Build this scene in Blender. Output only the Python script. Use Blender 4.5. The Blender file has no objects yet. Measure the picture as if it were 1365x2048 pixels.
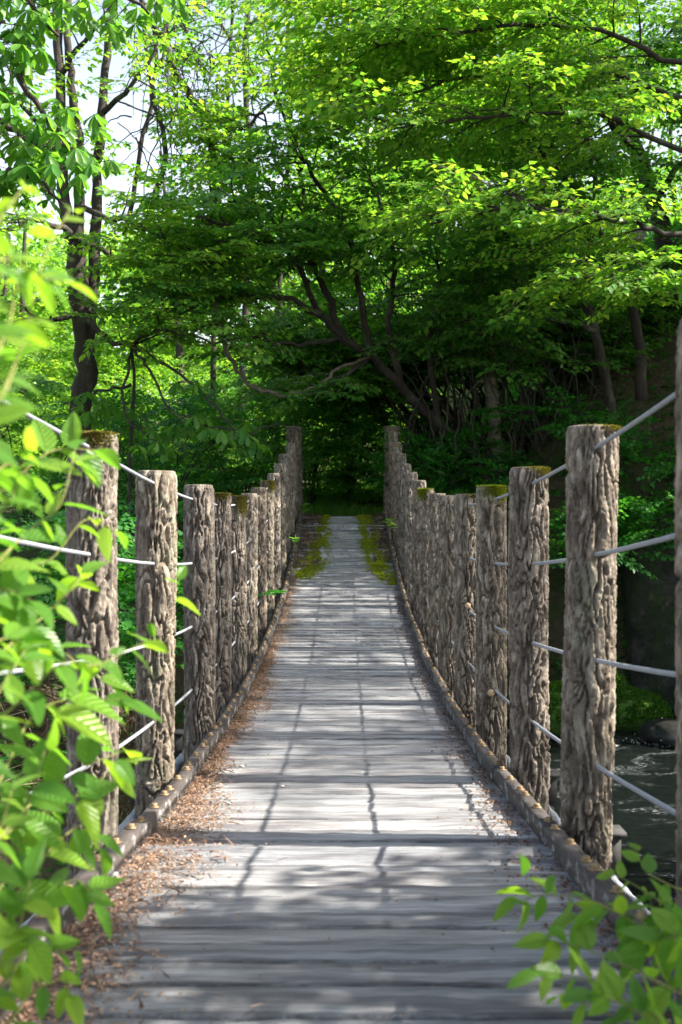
import bpy, math, random
import numpy as np
from mathutils import Vector, Matrix, noise as mnoise

R = math.radians
F = 1991.0                                   # focal length in photograph pixels

# ------------------------------------------------------------------ camera, world, sun, exposure
sc = bpy.context.scene
COL = sc.collection
cam_d = bpy.data.cameras.new("camera")
cam = bpy.data.objects.new("camera", cam_d)
COL.objects.link(cam)
cam.location = (0, 0, 0)
cam.rotation_euler = (R(90), 0, R(0.13))
cam_d.sensor_fit = 'VERTICAL'
cam_d.sensor_height = 36
cam_d.lens = 35.0
cam_d.clip_start = 0.05
cam_d.clip_end = 500
cam_d.dof.use_dof = True
cam_d.dof.focus_distance = 6.0
cam_d.dof.aperture_fstop = 4.4
sc.camera = cam

SUN_EL, SUN_BACK = R(41), R(4)               # from the right, a touch behind the camera
sun_dir = Vector((math.cos(SUN_EL)*math.cos(SUN_BACK), -math.cos(SUN_EL)*math.sin(SUN_BACK), math.sin(SUN_EL)))
world = bpy.data.worlds.new("World")
sc.world = world
world.use_nodes = True
wn = world.node_tree
bg = wn.nodes["Background"]
sky = wn.nodes.new("ShaderNodeTexSky")
sky.sky_type = 'NISHITA'
sky.sun_disc = False
sky.sun_elevation = SUN_EL
sky.sun_rotation = math.atan2(sun_dir.x, sun_dir.y)
sky.air_density = 1.0
sky.dust_density = 4.0
# thin bright haze: strongest low over the trees, thinning towards the zenith
tcw = wn.nodes.new("ShaderNodeTexCoord"); sxw = wn.nodes.new("ShaderNodeSeparateXYZ"); wn.links.new(tcw.outputs['Generated'], sxw.inputs[0])
rw = wn.nodes.new("ShaderNodeValToRGB"); wn.links.new(sxw.outputs[2], rw.inputs[0])
rw.color_ramp.elements[0].position = .05; rw.color_ramp.elements[0].color = (.95, .95, .95, 1)
rw.color_ramp.elements[1].position = .55; rw.color_ramp.elements[1].color = (.08, .08, .08, 1)
mw = wn.nodes.new("ShaderNodeMix"); mw.data_type = 'RGBA'
wn.links.new(rw.outputs[0], mw.inputs[0]); wn.links.new(sky.outputs[0], mw.inputs[6]); mw.inputs[7].default_value = (5.2, 5.5, 5.7, 1)
wn.links.new(mw.outputs[2], bg.inputs[0])
bg.inputs[1].default_value = 0.10
sun_l = bpy.data.lights.new("sun", 'SUN')
sun_l.energy = 5.0
sun_l.angle = R(0.53)
sun_l.color = (1.0, 0.93, 0.82)
sun = bpy.data.objects.new("sun", sun_l)
sun.rotation_euler = (-sun_dir).to_track_quat('-Z', 'Y').to_euler()
sun.location = (20, -2, 20)
COL.objects.link(sun)

sc.view_settings.view_transform = 'Standard'
sc.view_settings.look = 'None'
sc.view_settings.gamma = 1
sc.view_settings.use_curve_mapping = False
sc.view_settings.exposure = 1.8
sc.cycles.use_denoising = True
sc.cycles.max_bounces = 9
sc.cycles.diffuse_bounces = 5
sc.cycles.glossy_bounces = 2
sc.cycles.transmission_bounces = 6
sc.cycles.transparent_max_bounces = 4
sc.cycles.sample_clamp_indirect = 4

# ------------------------------------------------------------------ helpers
def P(px, py, Y):
    """the point at distance Y seen at photograph pixel (px, py)"""
    return Vector(((px-687)*Y/F, Y, (1024-py)*Y/F))

def tag(o, label=None, cat=None, group=None, kind=None):
    if label: o["label"] = label
    if cat: o["category"] = cat
    if group: o["group"] = group
    if kind: o["kind"] = kind
    return o

def empty(name, loc=(0, 0, 0)):
    o = bpy.data.objects.new(name, None)
    o.location = loc
    o.empty_display_size = 0.1
    COL.objects.link(o)
    return o

def link(name, me, parent=None, loc=None):
    o = bpy.data.objects.new(name, me)
    COL.objects.link(o)
    if parent is not None:
        o.parent = parent
        o.matrix_parent_inverse = Matrix.Translation(-Vector(parent.location)) if parent.parent is None else Matrix.Identity(4)
    if loc is not None:
        o.location = loc
    return o

def np_mesh(name, V, faces, k, mat, smooth=False):
    """mesh from (n,3) vertices and (m,k) faces"""
    V = np.asarray(V, dtype=np.float32); Fa = np.asarray(faces, dtype=np.int32)
    me = bpy.data.meshes.new(name)
    me.vertices.add(len(V)); me.vertices.foreach_set("co", V.ravel())
    me.loops.add(Fa.size); me.loops.foreach_set("vertex_index", Fa.ravel())
    me.polygons.add(len(Fa))
    me.polygons.foreach_set("loop_start", np.arange(0, Fa.size, k, dtype=np.int32))
    if smooth:
        me.polygons.foreach_set("use_smooth", np.ones(len(Fa), dtype=bool))
    me.update(calc_edges=True)
    if mat: me.materials.append(mat)
    return me

def tri_q(quads):
    q = np.asarray(quads, dtype=np.int32)
    return np.concatenate([q[:, [0, 1, 2]], q[:, [0, 2, 3]]])

class Geo:
    """collects quads and triangles as triangles"""
    def __init__(s): s.V = []; s.T = []; s.n = 0
    def add(s, V, T):
        V = np.asarray(V, dtype=np.float32).reshape(-1, 3)
        s.V.append(V); s.T.append(np.asarray(T, dtype=np.int32).reshape(-1, 3)+s.n); s.n += len(V)
    def tube(s, pts, rad, sides=8, jit=0.0, rnd=None, cap=True):
        pts = [Vector(p) for p in pts]; n = len(pts)
        if not hasattr(rad, '__len__'): rad = [rad]*n
        a = np.arange(sides)*2*math.pi/sides
        rings = []
        up = Vector((0, 0, 1)) if abs((pts[-1]-pts[0]).normalized().z) < 0.9 else Vector((0, 1, 0))
        for i, p in enumerate(pts):
            t = (pts[min(i+1, n-1)]-pts[max(i-1, 0)])
            if t.length < 1e-9: t = Vector((0, 0, 1))
            t.normalize()
            u = up.cross(t); 
            if u.length < 1e-4: u = Vector((1, 0, 0))
            u.normalize(); v = t.cross(u)
            r = rad[i]*(np.ones(sides) if not jit else 1+(rnd.random(sides)-.5)*jit)
            rings.append(np.array(p)+np.outer(np.cos(a)*r, np.array(u))+np.outer(np.sin(a)*r, np.array(v)))
        V = np.concatenate(rings)
        T = []
        for i in range(n-1):
            b = i*sides; c = b+sides
            for j in range(sides):
                j2 = (j+1) % sides
                T.append((b+j, b+j2, c+j2)); T.append((b+j, c+j2, c+j))
        if cap:
            V = np.concatenate([V, [np.array(pts[0])], [np.array(pts[-1])]])
            e = len(V)-1; l = (n-1)*sides
            for j in range(sides):
                j2 = (j+1) % sides
                T.append((e-1, j2, j)); T.append((e, l+j, l+j2))
        s.add(V, T)
    def box(s, lo, hi, M=None):
        x0, y0, z0 = lo; x1, y1, z1 = hi
        V = np.array([(x0, y0, z0), (x1, y0, z0), (x1, y1, z0), (x0, y1, z0), (x0, y0, z1), (x1, y0, z1), (x1, y1, z1), (x0, y1, z1)])
        if M is not None: V = np.array([M @ Vector(v) for v in V])
        s.add(V, tri_q([(0, 3, 2, 1), (4, 5, 6, 7), (0, 1, 5, 4), (1, 2, 6, 5), (2, 3, 7, 6), (3, 0, 4, 7)]))
    def mesh(s, name, mat, smooth=False):
        return np_mesh(name, np.concatenate(s.V), np.concatenate(s.T), 3, mat, smooth)

def smooth_path(ctrl, per=5):
    """Catmull-Rom through control points"""
    c = [Vector(p) for p in ctrl]; c = [c[0]*2-c[1]]+c+[c[-1]*2-c[-2]]
    out = []
    for i in range(1, len(c)-2):
        for k in range(per):
            t = k/per; a, b, d, e = c[i-1], c[i], c[i+1], c[i+2]
            out.append(.5*((2*b)+(-a+d)*t+(2*a-5*b+4*d-e)*t*t+(-a+3*b-3*d+e)*t**3))
    out.append(c[-2])
    return out

# ------------------------------------------------------------------ materials
def new_mat(name):
    m = bpy.data.materials.new(name); m.use_nodes = True
    nt = m.node_tree
    return m, nt, nt.nodes["Principled BSDF"]

def N(nt, t, **kw):
    n = nt.nodes.new(t)
    for k, v in kw.items():
        if k in ('operation', 'blend_type', 'data_type', 'noise_dimensions', 'feature', 'wave_type', 'bands_direction', 'noise_type', 'distance'):
            setattr(n, k, v)
    return n

def ramp(nt, src, stops):
    r = nt.nodes.new("ShaderNodeValToRGB")
    el = r.color_ramp.elements
    while len(el) < len(stops): el.new(0.5)
    for e, (p, c) in zip(el, stops):
        e.position = p
        e.color = (c, c, c, 1) if isinstance(c, (int, float)) else (*c, 1)
    nt.links.new(src, r.inputs[0])
    return r.outputs[0]

def mixc(nt, fac, a, b, blend='MIX'):
    m = nt.nodes.new("ShaderNodeMix"); m.data_type = 'RGBA'; m.blend_type = blend
    for sock, val in ((0, fac), (6, a), (7, b)):
        if hasattr(val, 'is_linked') or hasattr(val, 'links'): nt.links.new(val, m.inputs[sock])
        elif sock == 0: m.inputs[0].default_value = val
        else: m.inputs[sock].default_value = (*val, 1)
    return m.outputs[2]

def noise_tex(nt, vec, scale, detail=4, rough=.55, dist=0.0):
    n = nt.nodes.new("ShaderNodeTexNoise")
    n.inputs['Scale'].default_value = scale; n.inputs['Detail'].default_value = detail
    n.inputs['Roughness'].default_value = rough; n.inputs['Distortion'].default_value = dist
    if vec is not None: nt.links.new(vec, n.inputs['Vector'])
    return n.outputs[0]

def mapped(nt, scale=(1, 1, 1), rand=0.0, coord='Object'):
    tc = nt.nodes.new("ShaderNodeTexCoord"); mp = nt.nodes.new("ShaderNodeMapping")
    mp.inputs['Scale'].default_value = scale
    nt.links.new(tc.outputs[coord], mp.inputs[0])
    if rand:
        oi = nt.nodes.new("ShaderNodeObjectInfo"); mu = nt.nodes.new("ShaderNodeMath"); mu.operation = 'MULTIPLY'
        mu.inputs[1].default_value = rand
        nt.links.new(oi.outputs['Random'], mu.inputs[0])
        cb = nt.nodes.new("ShaderNodeCombineXYZ")
        for i in range(3): nt.links.new(mu.outputs[0], cb.inputs[i])
        nt.links.new(cb.outputs[0], mp.inputs[1])
    return mp.outputs[0]

def bump(nt, bs, h, strength=.4, dist=.01):
    b = nt.nodes.new("ShaderNodeBump"); b.inputs['Strength'].default_value = strength; b.inputs['Distance'].default_value = dist
    nt.links.new(h, b.inputs['Height']); nt.links.new(b.outputs[0], bs.inputs['Normal'])

def leaf_mat(name, c1, c2, c3, trans=.45, rough=.42, spec=.5, tgain=1.8):
    m, nt, bs = new_mat(name)
    g = nt.nodes.new("ShaderNodeNewGeometry"); oi = nt.nodes.new("ShaderNodeObjectInfo")
    ad = N(nt, "ShaderNodeMath", operation='ADD'); fr = N(nt, "ShaderNodeMath", operation='FRACT')
    nt.links.new(g.outputs['Random Per Island'], ad.inputs[0]); nt.links.new(oi.outputs['Random'], ad.inputs[1])
    nt.links.new(ad.outputs[0], fr.inputs[0])
    col = ramp(nt, fr.outputs[0], [(0, c1), (.5, c2), (1, c3)])
    nt.links.new(col, bs.inputs['Base Color'])
    bs.inputs['Roughness'].default_value = rough
    bs.inputs['Specular IOR Level'].default_value = spec
    tr = nt.nodes.new("ShaderNodeBsdfTranslucent")
    tc = mixc(nt, 1.0, col, (tgain*1.15, tgain*1.05, tgain*.45), 'MULTIPLY')
    nt.links.new(tc, tr.inputs[0])
    mx = nt.nodes.new("ShaderNodeMixShader"); mx.inputs[0].default_value = trans
    nt.links.new(bs.outputs[0], mx.inputs[1]); nt.links.new(tr.outputs[0], mx.inputs[2])
    nt.links.new(mx.outputs[0], nt.nodes["Material Output"].inputs[0])
    return m

M_leaf = leaf_mat("leaf_green", (.035, .15, .024), (.07, .215, .03), (.14, .30, .045), .5)
M_leaf_y = leaf_mat("leaf_spring", (.07, .215, .025), (.125, .30, .035), (.26, .41, .06), .5)
M_leaf_big = leaf_mat("leaf_palmate", (.05, .17, .03), (.08, .22, .03), (.12, .27, .035), .5)
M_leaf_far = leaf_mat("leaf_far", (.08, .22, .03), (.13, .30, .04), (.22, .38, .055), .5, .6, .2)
M_leaf_fore = leaf_mat("leaf_foreground", (.075, .21, .025), (.125, .285, .03), (.22, .37, .035), .5, .36, .5, 1.9)
nt = M_leaf_fore.node_tree
tc_ = nt.nodes.new("ShaderNodeTexCoord"); sx_ = nt.nodes.new("ShaderNodeSeparateXYZ"); nt.links.new(tc_.outputs['Object'], sx_.inputs[0])
ab = N(nt, "ShaderNodeMath", operation='ABSOLUTE'); nt.links.new(sx_.outputs[1], ab.inputs[0])
m1 = N(nt, "ShaderNodeMath", operation='MULTIPLY_ADD'); nt.links.new(ab.outputs[0], m1.inputs[0]); m1.inputs[1].default_value = -1.1; nt.links.new(sx_.outputs[0], m1.inputs[2])
m2 = N(nt, "ShaderNodeMath", operation='MULTIPLY'); nt.links.new(m1.outputs[0], m2.inputs[0]); m2.inputs[1].default_value = 8
m3 = N(nt, "ShaderNodeMath", operation='PINGPONG'); nt.links.new(m2.outputs[0], m3.inputs[0]); m3.inputs[1].default_value = .5
mn = N(nt, "ShaderNodeMath", operation='MULTIPLY'); nt.links.new(ab.outputs[0], mn.inputs[0]); mn.inputs[1].default_value = 12
mm = N(nt, "ShaderNodeMath", operation='MINIMUM'); nt.links.new(m3.outputs[0], mm.inputs[0]); nt.links.new(mn.outputs[0], mm.inputs[1])
vein = ramp(nt, mm.outputs[0], [(.0, 1.0), (.16, 0.0)])
bs = nt.nodes["Principled BSDF"]; src = bs.inputs['Base Color'].links[0].from_socket
nt.links.new(mixc(nt, mixc(nt, 1.0, vein, (.45, .45, .45), 'MULTIPLY'), src, (.22, .38, .09)), bs.inputs['Base Color'])
bump(nt, bs, ramp(nt, mm.outputs[0], [(.0, 0.0), (.3, 1.0)]), .6, .02)
M_leaf_dark = leaf_mat("leaf_undergrowth", (.02, .13, .022), (.035, .18, .025), (.07, .24, .03), .45)
M_grass = leaf_mat("grass_blade", (.06, .18, .02), (.09, .24, .025), (.13, .28, .03), .45)
M_moss_tuft = leaf_mat("moss_tuft", (.10, .16, .012), (.17, .22, .018), (.26, .28, .025), .3, .9, .1)
M_moss_dry = leaf_mat("moss_dry", (.07, .075, .018), (.12, .115, .025), (.18, .155, .035), .2, .9, .1)
M_rock_tuft = leaf_mat("rock_moss_tuft", (.03, .09, .01), (.05, .14, .012), (.09, .19, .02), .25, .9, .1)
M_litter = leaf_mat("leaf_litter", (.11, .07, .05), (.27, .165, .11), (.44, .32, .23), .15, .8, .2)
M_litter_dark = leaf_mat("litter_dark", (.07, .04, .03), (.15, .09, .06), (.28, .2, .15), .1, .85, .2)  # darker brown range of the litter colours

def bark_mat(name, dark, light, lichen, sc_=(14, 14, 3)):
    m, nt, bs = new_mat(name)
    v = mapped(nt, sc_)
    n1 = noise_tex(nt, v, 1.0, 8, .65, .4)
    c = ramp(nt, n1, [(.3, dark), (.65, light)])
    v2 = mapped(nt, (3, 3, 3))
    n2 = noise_tex(nt, v2, 1.2, 6, .7)
    k = ramp(nt, n2, [(.55, 0.0), (.62, .8)])
    c = mixc(nt, k, c, lichen)
    nt.links.new(c, bs.inputs['Base Color']); bs.inputs['Roughness'].default_value = .9
    bump(nt, bs, n1, .8, .03)
    return m
M_bark = bark_mat("tree_bark", (.012, .0095, .0075), (.042, .032, .025), (.07, .075, .05))
M_bark_pale = bark_mat("pale_bark", (.10, .085, .06), (.26, .23, .18), (.10, .13, .05), (6, 6, 16))
M_bark_dead = bark_mat("dead_wood", (.06, .045, .035), (.16, .125, .10), (.12, .11, .09))
M_twig = bark_mat("twig_bark", (.03, .02, .016), (.08, .055, .04), (.08, .07, .05))
M_stem_y = bark_mat("shrub_stem", (.12, .13, .03), (.22, .23, .06), (.18, .22, .05))

# weathered post: cast log with deep bark, grey brown
M_post, nt, bs = new_mat("post_bark")
v = mapped(nt, (22, 22, 7), 9.0)
n1 = noise_tex(nt, v, 1.4, 8, .7, .6)
c = ramp(nt, n1, [(.32, (.045, .034, .025)), (.49, (.165, .135, .105)), (.68, (.48, .425, .35))])
v2 = mapped(nt, (3, 3, 2), 5.0)
n2 = noise_tex(nt, v2, 2.0, 5, .7)
c = mixc(nt, ramp(nt, n2, [(.56, 0.0), (.68, .55)]), c, (.20, .21, .15))
n3 = noise_tex(nt, v2, 4.2, 5, .7)
c = mixc(nt, ramp(nt, n3, [(.62, 0.0), (.7, .6)]), c, (.36, .38, .34))
oi = nt.nodes.new("ShaderNodeObjectInfo")
c = mixc(nt, 1.0, c, ramp(nt, oi.outputs['Random'], [(0, (.62, .62, .66)), (.25, (1.0, .95, .88)), (.5, (.78, .78, .80)), (.75, (1.0, .98, .94)), (1, (.7, .66, .62))]), 'MULTIPLY')
nt.links.new(c, bs.inputs['Base Color']); bs.inputs['Roughness'].default_value = .85
fine = noise_tex(nt, mapped(nt, (1, 1, .5), 3.0), 130, 6, .7)
bump(nt, bs, fine, 1.0, .006)

# plank: grey wood with long grain
M_plank, nt, bs = new_mat("weathered_plank")
vg = mapped(nt, (4.5, 30, 20), 37.0)
g1 = noise_tex(nt, vg, 1.0, 9, .74, .05)
base = ramp(nt, g1, [(.33, (.07, .066, .07)), (.42, (.22, .218, .225)), (.53, (.38, .38, .385)), (.66, (.60, .59, .585))])
vp = mapped(nt, (2.2, 2.2, 3), 23.0)
g2 = noise_tex(nt, vp, 1.0, 5, .6)
base = mixc(nt, ramp(nt, g2, [(.40, .75), (.56, 0.0)]), base, (.10, .095, .105))
vw = mapped(nt, (3.0, 14, 3), 71.0)
g3 = noise_tex(nt, vw, 1.0, 6, .65)
base = mixc(nt, ramp(nt, g3, [(.58, 0.0), (.7, .7)]), base, (.52, .48, .45))
g4 = noise_tex(nt, mapped(nt, (16, 150, 40), 11.0), 1.0, 6, .7)
base = mixc(nt, ramp(nt, g4, [(.3, .75), (.5, 0.0)]), base, (.09, .085, .085))
oi = nt.nodes.new("ShaderNodeObjectInfo")
tint = ramp(nt, oi.outputs['Random'], [(0, (.76, .79, .82)), (.3, (.98, .98, .97)), (.6, (.86, .89, .93)), (.8, (1.04, 1.02, 1.0)), (1, (.92, .95, .99))])
base = mixc(nt, 1.0, base, tint, 'MULTIPLY')
nt.links.new(base, bs.inputs['Base Color']); bs.inputs['Roughness'].default_value = .62
bs.inputs['Specular IOR Level'].default_value = .45
bump(nt, bs, g1, 1.0, .006)

# kerb timber, nearly black brown with flaking white lichen
M_kerb, nt, bs = new_mat("kerb_timber")
vk = mapped(nt, (30, 2, 30), 13.0)
k1 = noise_tex(nt, vk, 1.0, 7, .65, .3)
c = ramp(nt, k1, [(.3, (.016, .013, .012)), (.7, (.085, .07, .066))])
k2 = noise_tex(nt, mapped(nt, (30, 14, 22), 17.0), 1.0, 6, .65)
sep = nt.nodes.new("ShaderNodeSeparateXYZ"); g = nt.nodes.new("ShaderNodeNewGeometry"); nt.links.new(g.outputs['True Normal'], sep.inputs[0])
face = ramp(nt, sep.outputs[2], [(.35, 1.0), (.7, .12)])
c = mixc(nt, mixc(nt, 1.0, face, ramp(nt, k2, [(.54, 0.0), (.62, .8)]), 'MULTIPLY'), c, (.27, .275, .27))
nt.links.new(c, bs.inputs['Base Color']); bs.inputs['Roughness'].default_value = .7
bump(nt, bs, k2, .8, .006)

def simple(name, col, rough=.6, metal=0.0, scale=60, var=.35, bm=.3):
    m, nt, bs = new_mat(name)
    n = noise_tex(nt, mapped(nt, (1, 1, 1), 5.0), scale, 5, .6)
    c = ramp(nt, n, [(.3, tuple(x*(1-var) for x in col)), (.7, tuple(min(1, x*(1+var)) for x in col))])
    nt.links.new(c, bs.inputs['Base Color']); bs.inputs['Roughness'].default_value = rough; bs.inputs['Metallic'].default_value = metal
    bump(nt, bs, n, bm, .003)
    return m
M_bolt = simple("bolt_zinc", (.24, .165, .09), .6, .3, 120)
M_steel = simple("dark_steel", (.03, .03, .03), .8, .0, 60)
M_rope = simple("galvanised_rope", (.33, .35, .39), .5, .3, 160, .2, .4)
nt = M_rope.node_tree; wv = nt.nodes.new("ShaderNodeTexWave"); wv.wave_type = 'BANDS'; wv.bands_direction = 'DIAGONAL'; wv.inputs['Scale'].default_value = 42
nt.links.new(mapped(nt, (1, 1, 1)), wv.inputs['Vector']); bump(nt, nt.nodes["Principled BSDF"], wv.outputs[1], .8, .003)
M_knot = simple("cut_knot", (.42, .30, .18), .8, 0, 90, .2)
M_pebble = simple("pebble_white", (.5, .48, .45), .8, 0, 40, .2)
M_mosslump = simple("moss_body", (.13, .14, .02), .95, 0, 60, .5, .9)
M_rockmoss = simple("moss_green", (.055, .13, .012), .95, 0, 30, .5, .9)
M_dirt = simple("deck_dirt", (.12, .08, .055), .95, 0, 30, .5, .9)

M_conc, nt, bs = new_mat("stained_concrete")
v = mapped(nt, (1, 1, 1))
a = noise_tex(nt, v, 2.5, 8, .7); b_ = noise_tex(nt, v, 14, 6, .75)
c = ramp(nt, a, [(.4, (.02, .022, .015)), (.7, (.11, .105, .095))])
c = mixc(nt, ramp(nt, b_, [(.55, 0.0), (.6, .9)]), c, (.02, .022, .015))
sep = nt.nodes.new("ShaderNodeSeparateXYZ"); g = nt.nodes.new("ShaderNodeNewGeometry"); nt.links.new(g.outputs['Normal'], sep.inputs[0])
c = mixc(nt, ramp(nt, sep.outputs[2], [(.25, 0.0), (.6, 1.0)]), c, (.09, .09, .015))
c = mixc(nt, ramp(nt, noise_tex(nt, mapped(nt, (1.3, 1.3, .7)), 1.6, 8, .75), [(.46, 0.0), (.56, .9)]), c, (.025, .05, .01))
nt.links.new(c, bs.inputs['Base Color']); bs.inputs['Roughness'].default_value = .9
bump(nt, bs, b_, 1.0, .05)

M_ground, nt, bs = new_mat("forest_floor")
v = mapped(nt, (1, 1, 1))
a = noise_tex(nt, v, .8, 8, .7); b_ = noise_tex(nt, v, 12, 8, .75)
c = ramp(nt, b_, [(.3, (.03, .022, .014)), (.55, (.10, .07, .045)), (.75, (.2, .15, .11))])
c = mixc(nt, ramp(nt, a, [(.42, 0.0), (.6, .85)]), c, (.035, .065, .014))
nt.links.new(c, bs.inputs['Base Color']); bs.inputs['Roughness'].default_value = .95
bump(nt, bs, b_, 1.0, .05)

M_water, nt, bs = new_mat("river_water")
w1 = noise_tex(nt, mapped(nt, (1.6, 4.0, 1)), 3.4, 9, .72, .8)
w2 = noise_tex(nt, mapped(nt, (.5, 1.1, 1)), 1.6, 7, .6, 1.0)
foam = ramp(nt, w2, [(.56, 0.0), (.66, 1.0)])
fo2 = noise_tex(nt, mapped(nt, (6, 14, 1)), 3.0, 5, .7)
foam = mixc(nt, 1.0, foam, ramp(nt, fo2, [(.5, 0.0), (.6, 1.0)]), 'MULTIPLY')
c = mixc(nt, foam, (.012, .018, .016), (.6, .65, .68))
nt.links.new(c, bs.inputs['Base Color']); bs.inputs['Roughness'].default_value = .12
bs.inputs['IOR'].default_value = 1.33
bump(nt, bs, w1, 1.0, .3)
M_wetrock = simple("wet_rock", (.03, .03, .028), .3, 0, 20, .4, .9)
M_foam = simple("river_foam", (.75, .78, .8), .8, 0, 30, .1, .8)

# ------------------------------------------------------------------ terrain
def sstep(a, b, x):
    t = min(1, max(0, (x-a)/(b-a))); return t*t*(3-2*t)

def ground_z(x, y):
    near = -1.12 - .35*max(0, abs(x)-1.0)
    # land beyond the bridge
    hill = .95*max(0, x-1.7)*sstep(1.5, 3.5, x)
    hill = min(hill, 7+.15*max(0, x-9), 9.5)
    hx = hill*sstep(12.5, 17.5, y+x*.25-1.0)
    far = -.12 + hx + (min(y, 55)-17 if y > 17 else 0)*.13 + max(0, min(y, 55)-34)*.12*sstep(-4, 6, x)
    left = -1.7 - .1*max(0, -x-2) + .45*max(0, -x-4)
    river = -3.9+(3.6+.25*max(0, min(x, 20)-7.5))*sstep(5.6, 7.6, x+.12*(y-9))
    t_far = sstep(13.0, 15.6, y-1.6*sstep(1.6, 3.4, x))
    t_near = sstep(4.0, 2.0, y)
    side = sstep(-3.4, -.6, x)                     # 0 on the left bank, 1 over the river
    mid = left*(1-side)+river*side
    z = mid*(1-t_far)+far*t_far
    z = z*(1-t_near)+near*t_near
    n = mnoise.fractal(Vector((x*.45, y*.45, 3.1)), 1.0, 2.0, 5)
    amp = .28 if not (abs(x) < 1.1 and y > 14) else .05
    return z+n*amp*(0.25 if y < 2.5 else 1)

xs = np.concatenate([np.linspace(-160, -17, 14), np.linspace(-16, 20, 150), np.linspace(21, 160, 14)])
ys = np.concatenate([np.linspace(-60, -3, 10), np.linspace(-2.5, 40, 175), np.linspace(41, 60, 20), np.linspace(66, 200, 10)])
V = [(x, y, ground_z(x, y)) for y in ys for x in xs]
nx = len(xs)
Q = [(j*nx+i, j*nx+i+1, (j+1)*nx+i+1, (j+1)*nx+i) for j in range(len(ys)-1) for i in range(nx-1)]
o = link("ground", np_mesh("ground", V, tri_q(Q), 3, M_ground, True)); tag(o, kind="structure")

WATER = -3.0
wx = np.linspace(-4, 22, 90); wy = np.linspace(1.5, 17.5, 90)
V = [(x, y, WATER+.035*mnoise.fractal(Vector((x*1.6, y*2.6, 0)), 1.0, 2.1, 4)+.10*math.exp(-((x-4.1)**2+((y-12.2)*1.4)**2)/.8)) for y in wy for x in wx]
Q = [(j*90+i, j*90+i+1, (j+1)*90+i+1, (j+1)*90+i) for j in range(89) for i in range(89)]
o = link("river_water", np_mesh("river_water", V, tri_q(Q), 3, M_water, True)); tag(o, kind="structure")

# ------------------------------------------------------------------ leaf clouds
T4_V = np.array([(0, 0, 0), (.36, -.37, .05), (.36, .37, .05), (.5, 0, -.05), (1, 0, -.12)], dtype=np.float32)   # x along, y across, z normal
T4_F = np.array([(0, 1, 3), (0, 3, 2), (1, 4, 3), (3, 4, 2)], dtype=np.int32)
T6_V = np.array([(0, 0, 0), (.12, -.26, .03), (.4, -.40, .06), (.72, -.22, .02), (1.05, 0, -.12), (.72, .22, .02), (.4, .40, .06), (.12, .26, .03), (.45, 0, -.04)], dtype=np.float32)
T6_F = np.array([(8, i, (i+1) % 8) for i in range(8)], dtype=np.int32)
T2_V = np.array([(0, 0, 0), (.45, -.38, .06), (1, 0, -.1), (.45, .38, .06)], dtype=np.float32)
T2_F = np.array([(0, 1, 2), (0, 2, 3)], dtype=np.int32)
TL_V = np.array([(0, 0, 0), (.45, -.15, .03), (.78, -.19, .0), (1, 0, -.15), (.78, .19, .0), (.45, .15, .03), (.6, 0, -.05)], dtype=np.float32)
TL_F = np.array([(6, i, (i+1) % 6) for i in range(6)], dtype=np.int32)
TB_V = np.array([(0, -.04, 0), (0, .04, 0), (.5, .03, .02), (.5, -.03, .02), (1, 0, -.12)], dtype=np.float32)
TB_F = np.array([(0, 1, 2), (0, 2, 3), (3, 2, 4)], dtype=np.int32)

def norm(a): return a/np.maximum(np.linalg.norm(a, axis=-1, keepdims=True), 1e-9)

def leaf_cloud(name, Ps, D, Nn, S, mat, T=(T4_V, T4_F)):
    TV, TF = T
    D = norm(D); B = norm(np.cross(Nn, D)); Z = np.cross(D, B)
    S = np.asarray(S).reshape(-1, 1, 1)
    V = Ps[:, None, :]+S*(TV[None, :, 0:1]*D[:, None, :]+TV[None, :, 1:2]*B[:, None, :]+TV[None, :, 2:3]*Z[:, None, :])
    n, k = len(Ps), len(TV)
    Fa = (TF[None]+(np.arange(n)*k)[:, None, None]).reshape(-1, 3)
    return np_mesh(name, V.reshape(-1, 3), Fa, 3, mat)

def make_spray(rs, length=.75, leaf=.104, side_n=7, per=4):
    """flat spray of leaves along +X in the XY plane; returns leaves and twig segments"""
    Ps, D, Nn, S, seg = [], [], [], [], []
    droop = rs.uniform(.05, .22)
    def zf(r): return -droop*r*r/length
    def leaf_at(p, ang):
        el = rs.uniform(-.55, .1)
        d = np.array([math.cos(ang)*math.cos(el), math.sin(ang)*math.cos(el), math.sin(el)])
        nn = np.array([rs.normal(0, .3), rs.normal(0, .3), 1.0])
        Ps.append(p+np.array([0, 0, rs.normal(0, .012)])); D.append(d); Nn.append(nn); S.append(leaf*rs.uniform(.65, 1.2))
    pts = [np.array([length*t, .05*math.sin(3*t+droop*20)*length, zf(length*t)]) for t in np.linspace(0, 1, 4)]
    for a, b in zip(pts[:-1], pts[1:]): seg.append((a, b, .0045))
    for i in range(side_n):
        t = .12+.86*i/(side_n-1); sd = 1 if i % 2 else -1
        a0 = np.array([length*t, .05*math.sin(3*t+droop*20)*length, zf(length*t)])
        ang = sd*rs.uniform(.6, 1.1)*(1-.3*t); L = length*rs.uniform(.38, .58)*(1-.55*t)
        b0 = a0+np.array([math.cos(ang)*L, math.sin(ang)*L, -.12*L])
        seg.append((a0, b0, .0028))
        for j in range(per):
            u = (j+.6)/per
            leaf_at(a0+(b0-a0)*u, ang+(1 if j % 2 else -1)*rs.uniform(.5, 1.1))
        leaf_at(b0, ang)
        leaf_at(a0, -ang*1.2)
    leaf_at(pts[-1], 0)
    return np.array(Ps), np.array(D), np.array(Nn), np.array(S), seg

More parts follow.
